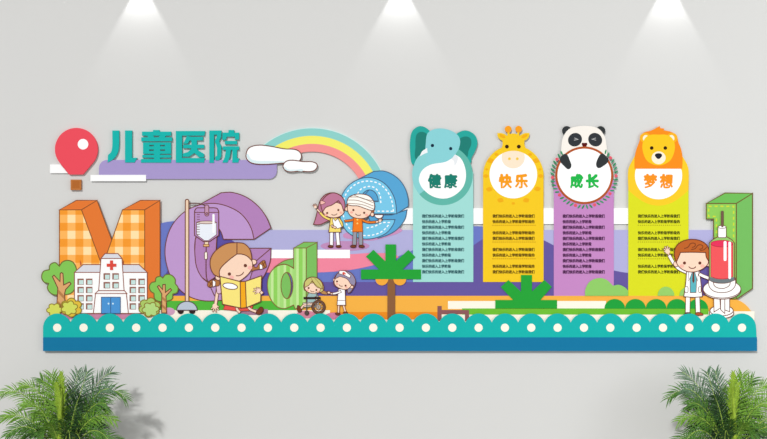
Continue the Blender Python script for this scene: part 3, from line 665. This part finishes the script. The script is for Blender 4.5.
# bandaged boy
t = Thing('person', 'boy cut-out with a bandaged head and an orange shirt', 'person', PG, PG + 1.2)
limb(t, 'body', [(354.4, 245), (355, 230), (358, 224), (358, 212)], 2.2, SKIN); limb(t, 'body', [(360.8, 245), (360.6, 230), (358, 222)], 2.2, SKIN); limb(t, 'body', [(358, 220), (368, 222.2), (378.6, 221.6)], 1.4, SKIN)
limb(t, 'trousers', [(355, 231), (354.4, 245)], 3.8, (150, 154, 168)); limb(t, 'trousers', [(360.6, 231), (360.8, 245)], 3.8, (150, 154, 168))
t.poly('shoe.1', el(353.2, 246.4, 2.9, 1.3), SHOE, DARK, .4); t.poly('shoe.2', el(361.6, 246.4, 2.9, 1.3), SHOE, DARK, .4)
limb(t, 'shirt', [(361.4, 219.6), (368, 222.2), (376, 222)], 2.2, (240, 128, 42)); limb(t, 'shirt', [(354, 219.6), (349, 220.6), (344.6, 221)], 2, (240, 128, 42))
limb(t, 'body', [(375.6, 222), (378.6, 221.6)], 2, SKIN)
t.poly('shirt', [(353.6, 217.2), (362, 217.2), (362.6, 231.8), (352.6, 231.8)], (242, 126, 36), (170, 84, 30), .6)
t.poly('shirt>button.1', el(357.4, 219.6, .9), (252, 210, 120), thick=False); t.poly('shirt>button.2', el(357.4, 223.4, .9), (252, 210, 120), thick=False)
t.poly('hair', sp([(347, 204), (372.6, 206), (373.4, 213), (370, 215, 1), (368, 207), (350, 206), (349, 211, 1)]), (176, 104, 62), BROWN, .5)
t.poly('body', el(346.6, 209, 1.6, 2), SKIN, BROWN, .5); t.poly('body', el(372.2, 214.4, 1.8, 2), SKIN, BROWN, .5)
t.poly('body', sp([(348.4, 205), (360, 204), (370.6, 207), (371, 213), (366, 217.6), (358, 218.4), (351, 216), (347.8, 211)]), SKIN, BROWN, .6)
t.poly('bandage', sp([(347.2, 203.6), (348.4, 198), (354, 194.8), (361, 194), (368.6, 195.8), (373.4, 201), (374.6, 207), (373, 210.4), (366, 208.8), (358, 206), (351, 205.6)]), (255, 252, 244), BROWN, .7)
for q in ([(347.8, 200), (358, 200.6), (373.6, 206)], [(350, 197), (360, 197.4), (373, 202.6)], [(348, 203.4), (362, 204.6), (373.6, 209)], [(354, 195), (364, 199), (372.6, 200.6)]):
    t.line('bandage', sp(q, closed=False), (150, 110, 88), .5); t.z -= ZS
eyes(t, ((353.4, 210), (364.2, 212.8)), 1.15); cheeks(t, ((351.6, 212.4), (366.6, 215)), 1.5)
smile(t, 358.2, 213.8, 2.8, 1.5, 10, .6)
hand(t, 'body', 380, 220.8, -60, 1.5, 28, thumb=-1)
t.build(); BB = t.top
simple('bowl', 'small white bowl above the bandaged boy\'s outstretched hand', 'bowl', el(378.8, 214.8, 4.2, 3.6, n=16, a0=0, a1=180), WHITE, BB, BB + .8, ol=BROWN, w=.5)

# wheelchair, girl, nurse
t = Thing('person', 'small blonde girl cut-out sitting in the wheelchair', 'person', GT + 3.5, GT + 4.5)
limb(t, 'trousers', [(313, 304.6), (303, 305)], 4.4, (250, 246, 236)); limb(t, 'body', [(303, 305.6), (301, 308.6)], 1.8, SKIN)
t.poly('shoe', sp([(297.4, 305.6), (299.6, 306), (301.6, 309.4), (301, 312), (297.8, 311.6)]), SHOE, DARK, .4)
limb(t, 'body', [(301, 308.6), (304, 305), (312, 304), (312, 296), (313, 288)], 2, SKIN)
t.poly('dress', sp([(308.6, 293, 1), (315.6, 293, 1), (318.8, 296.6, 1), (316.6, 302.6, 1), (306.6, 302.6, 1), (307, 297)]), (160, 190, 190), BROWN, .5)
limb(t, 'body', [(315.6, 296.6), (317, 302), (318, 306)], 1.4, SKIN)
t.poly('braid', sp([(320.6, 290), (324, 290.8), (327, 292), (330, 291.6), (329.6, 293.8), (325, 294.4), (320.4, 292.6)]), (190, 140, 84), BROWN, .4)
t.poly('hair', sp([(304.6, 290), (304, 284), (306.8, 279), (313, 277), (319, 279), (323, 284), (323.4, 290), (320, 292.4), (308, 291)]), (206, 196, 118), BROWN, .6)
t.poly('body', sp([(305, 286.4), (313, 283), (320.4, 287), (319.6, 291.2), (316, 293.4), (309.6, 292.8), (305.8, 290.4)]), SKIN, BROWN, .5)
t.poly('hair', sp([(304.6, 287.6, 1), (305, 281.6), (310, 277.6), (317, 278), (322, 283), (322.8, 289, 1), (317, 287), (312, 281, 1), (309, 285)]), (206, 196, 118), BROWN, .5)
for q in ([(311, 278), (315, 284), (320, 288)], [(314.6, 278), (319, 283), (322, 288)]): t.line('hair', sp(q, closed=False), (150, 130, 66), .4); t.z -= ZS
eyes(t, ((308.6, 288), (316.4, 290)), 1); cheeks(t, ((307.6, 290.2), (318, 291.6)), 1.2); smile(t, 312.4, 290.6, 2, 1.1, 12, .5)
t.build(); WG = t.top
t = Thing('wheelchair', 'small dark wheelchair cut-out being pushed by the nurse', 'wheelchair', WG, WG + 1)
t.line('frame', [(307, 299), (306.6, 312)], (92, 84, 84), .8); t.line('frame', [(316, 292), (318.4, 306), (307, 305.6)], (120, 130, 134), .9)
t.poly('wheel.1', el(318.5, 307, 6.9, 6.9, n=32), (112, 78, 62), (74, 48, 40), .5, holes=[el(318.5, 307, 4.6, 4.6, n=24)])
t.poly('wheel.1>hub', el(318.5, 307, 2.2), (206, 190, 172), (112, 78, 62), .6)
for a in range(0, 360, 45): t.line('wheel.1', [(318.5, 307), (318.5 + 5 * math.cos(R(a)), 307 + 5 * math.sin(R(a)))], (160, 150, 144), .4); t.z -= ZS
t.poly('wheel.2', el(306.8, 313, 2, 2.2), (86, 76, 72), DARK, .4)
t.poly('armrest', rc(303.6, 297, 320.6, 299.2), (52, 34, 32)); t.build(); WT = t.top
t = Thing('person', 'nurse cut-out in a white dress and cap pushing the wheelchair', 'person', WT, WT + 1.2)
limb(t, 'body', [(338.8, 304), (338.4, 313)], 1.9, SKIN); limb(t, 'body', [(343, 304), (345.4, 312)], 1.9, SKIN)
t.poly('shoe.1', el(337.6, 313.8, 2.5, 1.1), SHOE, DARK, .3); t.poly('shoe.2', el(345.4, 312.8, 2.3, 1.1), SHOE, DARK, .3)
t.poly('hair', sp([(335, 286), (333.6, 281), (335.4, 276), (340, 271.6), (347, 271), (353, 275), (355.4, 281.6), (353.8, 287), (348.4, 293), (346.6, 288)]), (146, 138, 166), BROWN, .6)
limb(t, 'body', [(338.8, 305), (341, 298), (342, 284)], 3, SKIN); limb(t, 'body', [(343, 305), (342, 296)], 2, SKIN); limb(t, 'body', [(341, 292), (336, 293.2), (329, 293)], 1.4, SKIN)
t.poly('dress', [(338.4, 289), (345, 289), (345.6, 305.2), (337, 305.2)], WHITE, BROWN, .6); t.line('dress', [(337.4, 300.4), (345.4, 300.4)], BROWN, .4)
limb(t, 'dress', [(341, 291.4), (336, 293.2), (332, 293.8)], 2, WHITE); limb(t, 'body', [(332.6, 293.8), (330.4, 293.6)], 1.6, SKIN); hand(t, 'body', 328.8, 292.6, 190, 1.1, 28)
t.poly('body', el(351.8, 287, 1.7, 1.5), SKIN, BROWN, .4); t.poly('body', el(334.4, 279.8, 1.3), SKIN, BROWN, .4)
t.poly('body', sp([(335, 279.4), (341, 275), (350, 280), (351.4, 285), (346.4, 289.4), (339, 288), (334.6, 284)]), SKIN, BROWN, .5)
t.poly('hair', sp([(334.6, 279, 1), (338, 273), (344, 270.8), (351, 273), (355.4, 280), (354.6, 286, 1), (350.6, 284, 1), (347, 279), (340, 276.4, 1)]), (150, 142, 170), BROWN, .5)
t.poly('cap', [(339.4, 270.6), (345, 270.8), (350.8, 275.6), (349.6, 278), (344, 275), (338.8, 273.6)], WHITE, BROWN, .5)
t.poly('cap>red_cross', [(343.4, 272), (344.6, 272), (344.8, 273), (346, 273.6), (345.6, 274.6), (344.4, 274.2), (343.6, 275), (343, 274), (342, 273.4), (342.4, 272.6)], (222, 84, 70), thick=False)
eyes(t, ((337, 281.4), (345.6, 285.6)), 1); cheeks(t, ((337, 284), (346.4, 287.4)), 1.2); smile(t, 341, 285, 2, 1.1, 22, .5)
t.build()

# doctor
ZB = max(LT, NT, 24.6) + .4
t = Thing('person', 'boy doctor cut-out in a white coat waving, beside the blood bottle', 'person', ZB, ZB + .8)
HB = (188, 98, 44)
limb(t, 'body', [(687.6, 312), (688, 296), (692, 285), (692, 266)], 3, SKIN); limb(t, 'body', [(698, 312), (697.4, 296), (692, 280)], 3, SKIN); limb(t, 'body', [(692, 274), (687, 272.4), (679, 268.6), (673.6, 263), (668, 253)], 2, SKIN)
limb(t, 'trousers', [(688, 296), (687.6, 313)], 4.4, (255, 252, 248)); limb(t, 'trousers', [(697.4, 296), (698, 313)], 4.4, (255, 252, 248))
t.poly('shoe.1', sp([(684.6, 315), (685.6, 312.8), (690, 312.8), (690.6, 315)]), SHOE, DARK, .4); t.poly('shoe.2', sp([(695.6, 315), (696.4, 312.6), (699.6, 312.4), (703, 314), (702.6, 315.2)]), (176, 84, 52), DARK, .4)
limb(t, 'coat', [(687, 272.4), (679, 268.6), (673.6, 263), (669, 255)], 3.2, (255, 253, 250))
t.poly('coat', sp([(686.6, 270.6, 1), (699.4, 270.6, 1), (701, 284), (702.4, 296.6, 1), (694.6, 297.4, 1), (690, 297.2, 1), (683.8, 296.6, 1), (685.6, 284)]), (255, 253, 250), BROWN, .7)
limb(t, 'coat', [(699, 274), (704, 276.4), (710, 278.6)], 3.2, (255, 253, 250))
t.poly('shirt', [(690, 271), (697, 271), (696, 292.6), (690.2, 292.6)], (92, 178, 190), BROWN, .5, thick=False)
t.poly('collar', [(688.6, 271), (692.6, 271), (690, 278), (688.2, 281)], WHITE, BROWN, .4, thick=False); t.poly('collar', [(698.4, 271), (694.4, 271), (696.6, 278), (697.6, 281)], WHITE, BROWN, .4, thick=False)
t.poly('tie', [(692.6, 272), (694.2, 272), (694.4, 281), (693.4, 283.4), (692.2, 281)], (110, 62, 52), thick=False)
t.poly('coat>pocket.1', rr(684.8, 286.6, 688, 292.6, 1.2), WHITE, BROWN, .45, thick=False); t.poly('coat>pocket.2', rr(698.6, 286.6, 701, 292.6, 1.1), WHITE, BROWN, .45, thick=False)
hand(t, 'body', 667.6, 251.6, -105, 2.7, 27, thumb=-1)
t.poly('body', el(676, 264, 2.6, 2.8), SKIN, BROWN, .5); t.poly('body', el(708.6, 263.6, 2.6, 2.8), SKIN, BROWN, .5)
t.poly('body', sp([(676.4, 262), (678, 252), (692, 246), (706, 252), (708.4, 262), (704.6, 267.4), (698, 271), (692, 272), (685.6, 271), (679.6, 267.4)]), SKIN, BROWN, .7)
t.poly('hair', sp([(676, 262.4, 1), (674.2, 254), (676.4, 246), (682.6, 241.2), (691, 239.4), (700, 240.6), (706.6, 245), (709.4, 252), (708.6, 261.4, 1), (706.2, 257), (705.6, 252.6, 1), (693, 252.2), (680.4, 252.4, 1), (678.6, 257)]), HB, (110, 56, 34), .8)
for q in ([(684, 248.6), (688, 247), (690.6, 243.6), (694.6, 243.4), (695, 246), (692, 247.6)], [(691, 249.6), (695, 248.6), (698.4, 245), (702.4, 245.6), (702, 248.4), (699, 249.4)], [(700, 250.6), (704, 249.6), (707, 246.6)]):
    t.line('hair', sp(q, closed=False), (120, 62, 36), .7); t.z -= ZS
eyes(t, ((684.4, 263), (699.8, 263)), 1.6); cheeks(t, ((681.8, 266), (702.4, 266)), 2.2, c=(249, 186, 168))
smile(t, 692.2, 266, 3.6, 2.4, 0)
t.build(); DT = t.top
# stand and bottle
t = Thing('pedestal_stool', 'white round pedestal stand cut-out under the blood bottle', 'stand', DT, DT + .8)
W2 = (255, 253, 250)
t.poly('base', el(721.6, 313, 12.2, 5.4), W2, BROWN, .7); t.poly('base', el(721.6, 310.6, 11.6, 5.2), W2, BROWN, .7)
t.poly('leg.1', [(713.8, 297), (719.8, 297), (720.4, 308), (714, 312)], W2, BROWN, .6); t.poly('leg.2', [(720.6, 297), (724.8, 297), (724.8, 313.6), (720.6, 309.6)], W2, BROWN, .6); t.poly('leg.3', [(724.8, 297), (729.6, 297), (729.6, 311.6), (724.8, 310)], W2, BROWN, .6)
t.poly('seat', el(722, 290.4, 18.8, 8.8), W2, BROWN, .7); t.poly('seat', el(722, 289, 18.8, 9), W2, BROWN, .6)
t.poly('cup_rim', sp([(708.8, 278, 1), (735.4, 278, 1), (735, 286), (730, 291), (722, 292.6), (713.6, 291), (709, 286)]), W2, BROWN, .6)
t.poly('cup_rim', sp([(713.4, 278, 1), (730, 278, 1), (729.6, 285), (725, 288), (722, 288.4), (717, 287.6), (713.8, 284.6)]), W2, BROWN, .6, thick=False)
t.build(); PT = t.top
t = Thing('blood_bottle', 'glass bottle cut-out filled with red blood, standing on the white pedestal', 'bottle', PT, PT + .8)
t.poly('needle', rr(721.2, 211, 723.5, 228, 1), (118, 88, 76), (96, 70, 62), .4)
t.poly('glass', sp([(718.4, 236.4, 1), (726, 236.4, 1), (732, 240), (734.6, 243.4, 1), (734.6, 280, 1), (728, 282.6), (722, 283.2), (714.6, 282.4), (709.2, 280, 1), (709.2, 243, 1), (712.6, 239.8)]), (148, 200, 110), BROWN, .7)
t.poly('base_ring', sp([(709.6, 277, 1), (722, 279.4), (734.2, 277, 1), (734.2, 280), (728, 282.4), (722, 283), (715, 282.2), (709.6, 280)]), (112, 122, 126), thick=False)
t.poly('blood', sp([(710.8, 243.6, 1), (733, 243.6, 1), (733, 276.6, 1), (728, 278.4), (722, 279), (716, 278.4), (710.8, 276.6, 1)]), (238, 88, 92), (180, 50, 60), .5, thick=False)
t.poly('blood', el(721.9, 243.6, 11.1, 3.3), (228, 54, 92), (180, 50, 60), .5, thick=False)
t.poly('highlight.1', rr(723.6, 241, 726.5, 261, 1.4), WHITE, thick=False); t.poly('highlight.2', rr(728.4, 241.6, 731, 279, 1.2), WHITE, thick=False)
t.poly('cap', rr(718, 226.6, 726.2, 237.6, 1), WHITE, BROWN, .6); t.poly('cap', el(722.1, 227, 4, 1.4), WHITE, BROWN, .5); t.poly('needle', rc(721.3, 222, 723.4, 227.2), (118, 88, 76), thick=False)
t.build()

# ================================================================ scalloped border
per = (742 - 57.2) / 26
bd = max(PT, HT + 3, RG + 2, WT + 2) + 1
t = Thing('scalloped_border', 'long teal scalloped border board over a deep blue base strip', 'border', 0, 24)
pts = [(43, 340), (43, 325)]
ang = math.degrees(math.acos(per / 2 / 14.1))
for k in range(27):
    cx = 57.2 + per * k
    a0 = 180 if k == 0 else 180 + ang; a1 = 360 if k == 26 else 360 - ang
    pts += el(cx, 327.6, 14.1, 14.1, n=16, a0=a0, a1=a1)
pts += [(756.8, 340)]
pts = [p for i, p in enumerate(pts) if i == 0 or (abs(p[0] - pts[i - 1][0]) + abs(p[1] - pts[i - 1][1])) > 1e-3]
print('TOPS', GT, MT, CT, ET, NT, LT, HT, IT, DT, PT, bd); t.back = bd / 1000; t.z = bd / 1000 + .0015; t.f = (D - t.z) / D
t.poly('scalloped_strip', pts, TEAL)
for k in range(27): t.poly('white_dot.%d' % k, el(57.2 + per * k, 327.7, 4.1, n=24), (252, 248, 232), thick=False); t.z -= ZS
t.back = .0004; t.z = bd / 1000 + .0022
t.poly('base_strip', rc(43, 337.3, 757, 351), (24, 119, 162))
t.build()

# ================================================================ potted palms in front of the wall
def leafmat(name, c, tr=.25):
    m, b = newmat(name, .5, .25); nt = m.node_tree
    t = nt.nodes.new('ShaderNodeTexNoise'); t.inputs['Scale'].default_value = 38
    r = nt.nodes.new('ShaderNodeValToRGB')
    r.color_ramp.elements[0].position = .35; r.color_ramp.elements[0].color = tuple(lin(v) * .45 for v in c) + (1,)
    r.color_ramp.elements[1].position = .65; r.color_ramp.elements[1].color = tuple(min(1, lin(v) * 1.75) for v in c) + (1,)
    nt.links.new(t.outputs['Fac'], r.inputs[0]); nt.links.new(r.outputs[0], b.inputs['Base Color'])
    return m
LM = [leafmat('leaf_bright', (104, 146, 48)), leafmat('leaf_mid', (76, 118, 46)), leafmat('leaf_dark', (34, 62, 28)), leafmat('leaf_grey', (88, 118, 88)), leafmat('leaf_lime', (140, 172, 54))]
STEM = leafmat('palm_stem', (150, 176, 74)); SHEATH = leafmat('palm_sheath', (138, 164, 50))
POT = newmat('pot_glaze', .35, .4)[0]; POT.node_tree.nodes['Principled BSDF'].inputs['Base Color'].default_value = (.75, .74, .71, 1)
SOIL = leafmat('potting_soil', (70, 52, 40))
def lathe(name, prof, mat, parent, n=40):
    V = []; F = []
    for i in range(n):
        a = 2 * math.pi * i / n
        for r, z in prof: V.append((r * math.cos(a), r * math.sin(a), z))
    m = len(prof)
    for i in range(n):
        for j in range(m - 1): F.append((i * m + j, ((i + 1) % n) * m + j, ((i + 1) % n) * m + j + 1, i * m + j + 1))
    return raw(name, V, F, mat, parent, True)
def tube(V, F, pts, r0, r1, n=6):
    o = len(V); N = len(pts)
    for i, p in enumerate(pts):
        t = (pts[min(N - 1, i + 1)] - pts[max(0, i - 1)]).normalized()
        a = t.cross(Vector((.3, 1, .1))).normalized(); b = t.cross(a); r = r0 + (r1 - r0) * i / (N - 1)
        for k in range(n):
            q = p + (a * math.cos(6.2832 * k / n) + b * math.sin(6.2832 * k / n)) * r; V.append(tuple(q))
    for i in range(N - 1):
        for k in range(n):
            F.append((o + i * n + k, o + i * n + (k + 1) % n, o + (i + 1) * n + (k + 1) % n, o + (i + 1) * n + k))
# fronds: tip px, py; control px, py; depth of tip towards camera (m); leaflet length px; material; leaf start
FR = [
 (-4, 389, 28, 366, -.10, 15, 0, .45), (4, 409, 30, 392, .10, 13, 0, .5), (14, 424, 34, 398, .22, 13, 1, .5), (18, 379, 44, 368, -.05, 15, 0, .5),
 (36, 372, 54, 388, -.12, 20, 1, .5), (51, 366, 56, 396, -.02, 24, 0, .5), (60, 368, 62, 400, .05, 20, 0, .6),
 (75, 364, 70, 398, -.10, 20, 3, .5), (88, 363, 78, 390, .02, 22, 3, .5), (108, 366, 84, 376, -.12, 20, 3, .5), (127, 391, 100, 356, .02, 16, 1, .5),
 (110, 394, 90, 384, .12, 20, 1, .45), (121, 410, 92, 390, .16, 15, 0, .5), (118, 431, 98, 400, .24, 14, 1, .5), (134, 441, 98, 408, .10, 14, 1, .5),
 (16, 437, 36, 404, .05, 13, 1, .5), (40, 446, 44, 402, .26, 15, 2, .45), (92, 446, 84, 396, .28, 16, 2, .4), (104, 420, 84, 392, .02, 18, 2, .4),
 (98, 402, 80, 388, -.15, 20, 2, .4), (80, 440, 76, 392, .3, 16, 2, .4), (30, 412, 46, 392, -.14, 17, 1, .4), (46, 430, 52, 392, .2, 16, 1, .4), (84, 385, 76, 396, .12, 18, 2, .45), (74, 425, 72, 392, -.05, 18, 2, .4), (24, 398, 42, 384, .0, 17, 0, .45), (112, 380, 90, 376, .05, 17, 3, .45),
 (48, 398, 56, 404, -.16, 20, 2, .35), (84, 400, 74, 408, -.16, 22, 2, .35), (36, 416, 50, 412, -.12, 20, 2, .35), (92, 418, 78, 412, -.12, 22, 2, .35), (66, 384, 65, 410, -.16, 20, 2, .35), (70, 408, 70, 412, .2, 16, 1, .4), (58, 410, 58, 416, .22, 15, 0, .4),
 (66, 362, 66, 395, .14, 11, 4, .55), (62, 372, 63, 398, .16, 9, 4, .55)]
def palm(cx, mir, label):
    rnd = random.Random(11 if mir > 0 else 23)
    y0 = -.46; f = (D + y0) / D
    loc = Vector((wx(cx, f), y0, 0))
    root = bpy.data.objects.new('potted_palm', None); root.location = loc; COL.objects.link(root); tag(root, label, 'potted plant', 'potted palms flanking the mural')
    pot = lathe('pot', [(0, .0), (.13, .0), (.15, .03), (.19, .27), (.2, .31), (.185, .315), (.175, .29), (0, .275)], POT, root)
    lathe('soil', [(0, .29), (.09, .292), (.172, .285)], SOIL, root)
    def P(px, py, d): return Vector((mir * (px - 65) * S * f, -d, wz(py, f)))
    for (tx, ty, qx, qy, dd, ll, mi, st) in FR:
        V = []; F = []; nl = 0
        bx = 65 + rnd.uniform(-5, 5); base = P(bx, 477, dd * .15 + rnd.uniform(-.03, .03))
        c1 = P(65 + (qx - 65) * .25, 440, dd * .25); c2 = P(qx, qy + 9, dd * .6); tip = P(tx, ty + 8, dd)
        N = 26; pts = []
        for i in range(N + 1):
            t = i / N; u = 1 - t
            pts.append(base * u**3 + c1 * 3 * u * u * t + c2 * 3 * u * t * t + tip * t**3)
        SV = []; SF = []
        tube(SV, SF, pts, .0065, .0015, 5)
        nleaf = 22 if mi != 4 else 34
        for i in range(nleaf):
            t = st + (1 - st) * i / nleaf; k = t * N; a = int(min(k, N - 1)); p = pts[a].lerp(pts[a + 1], k - a)
            tg = (pts[min(a + 1, N)] - pts[max(a - 1, 0)]).normalized()
            side = tg.cross(Vector((0, -1, .35))).normalized()
            up = side.cross(tg).normalized()
            s01 = (t - st) / (1 - st)
            L = ll * .85 * S * (0.55 + .75 * math.sin(math.pi * min(1, s01 * .8 + .18))) * rnd.uniform(.85, 1.1)
            for sg in (-1, 1):
                d = (tg * (.55 + .5 * s01) + side * sg * (.8 - .35 * s01) + up * rnd.uniform(-.05, .4) + Vector((rnd.uniform(-.1, .1), rnd.uniform(-.15, .15), rnd.uniform(-.08, .12)))).normalized()
                if mi == 4: d = (tg + side * sg * rnd.uniform(.2, .55) + Vector((rnd.uniform(-.05, .05), -.06, 0))).normalized()
                wv = d.cross(up + Vector((0, rnd.uniform(-.7, .1), .2))).normalized() * ((.0040) * rnd.uniform(.8, 1.25))
                o = len(V)
                for j in range(5):
                    q = j / 4; pp = p + d * L * q + Vector((0, 0, -1)) * L * .28 * q * q
                    w = wv * (.5, 1, .95, .6, .05)[j]
                    V.append(tuple(pp + w)); V.append(tuple(pp + Vector((0, 0, -.0012)) - w * .0)); V.append(tuple(pp - w))
                for j in range(4):
                    b = o + 3 * j
                    F.append((b, b + 1, b + 4, b + 3)); F.append((b + 1, b + 2, b + 5, b + 4))
        for v in V[:]: pass
        cl = lambda v: (v[0], min(v[1], -y0 - .03), v[2])
        fo = raw('frond', [cl(v) for v in V], F, LM[mi], root)
        raw('frond_stalk', SV, SF, STEM, fo, True)
    # bright sheath of the newest leaf
    V = []; F = []
    tube(V, F, [P(63, 478, .06), P(63, 440, .1), P(64, 415, .12), P(65.4, 386, .12)], .024, .009, 10); raw('sheath', V, F, SHEATH, root, True)
palm(65, 1, 'bushy green palm in a pale pot, left of the mural\'s left end')
palm(729, -1, 'bushy green palm in a pale pot, below the mural\'s right end')

# ================================================================ lamps, sun, sky light
def downlight(px, label):
    x = wx(px); y = -.066; z = CEIL
    root = bpy.data.objects.new('downlight', None); root.location = (x, y, z); COL.objects.link(root); tag(root, label, 'ceiling light', 'ceiling downlights above the mural')
    lathe('trim_ring', [(.03, 0), (.048, 0), (.048, -.006), (.03, -.006), (.03, 0)], M((225, 225, 225)), root)
    lathe('reflector', [(.03, -.003), (.022, .03), (0, .03)], M((200, 200, 200)), root)
    ld = bpy.data.lights.new('downlight_beam', 'SPOT'); ld.energy = SPOT_E; ld.spot_size = R(2 * 30.5); ld.spot_blend = .35; ld.shadow_soft_size = .006; ld.color = (1, 1, 1)
    lo = bpy.data.objects.new('downlight_beam', ld); lo.location = (x, y, 4.112 + 25 * S - .0); COL.objects.link(lo)
    return lo
SPOT_E = 11
for px, lb in ((141, 'recessed ceiling downlight above the title characters'), (400, 'recessed ceiling downlight above the middle of the mural'), (668, 'recessed ceiling downlight above the lion column')): downlight(px, lb)
sd = bpy.data.lights.new('sun', 'SUN'); sd.energy = 2.1; sd.angle = R(3.5); sd.color = (1, .995, .985)
so = bpy.data.objects.new('sun', sd); COL.objects.link(so); so.location = (-4, -8, 7)
so.rotation_euler = Vector((.36, 1, -.62)).to_track_quat('-Z', 'Y').to_euler()
# broad soft fill light, added unseen to brighten the wall's right side
ad = bpy.data.lights.new('fill_light', 'AREA'); ad.shape = 'RECTANGLE'; ad.size = 3; ad.size_y = 3; ad.energy = 130; ad.color = (.95, .985, 1)
ao = bpy.data.objects.new('fill_light', ad); COL.objects.link(ao); ao.location = (7.5, -6, 2.6)
ao.rotation_euler = (Vector((2.5, 0, 2.2)) - ao.location).to_track_quat('-Z', 'Y').to_euler()
w = bpy.data.worlds.new('world'); bpy.context.scene.world = w; w.use_nodes = True
w.node_tree.nodes['Background'].inputs[0].default_value = (1, 1, 1, 1); w.node_tree.nodes['Background'].inputs[1].default_value = .5

# ================================================================ camera
cd = bpy.data.cameras.new('camera'); co = bpy.data.objects.new('camera', cd); COL.objects.link(co)
co.location = (0, -D, CZ); co.rotation_euler = (R(90), 0, 0); cd.sensor_width = 36; cd.lens = 36 * D / (767 * S); cd.clip_end = 100
sc = bpy.context.scene; sc.camera = co
sc.view_settings.view_transform = 'Standard'; sc.view_settings.look = 'None'; sc.view_settings.exposure = 0; sc.view_settings.gamma = 1; sc.view_settings.use_curve_mapping = False
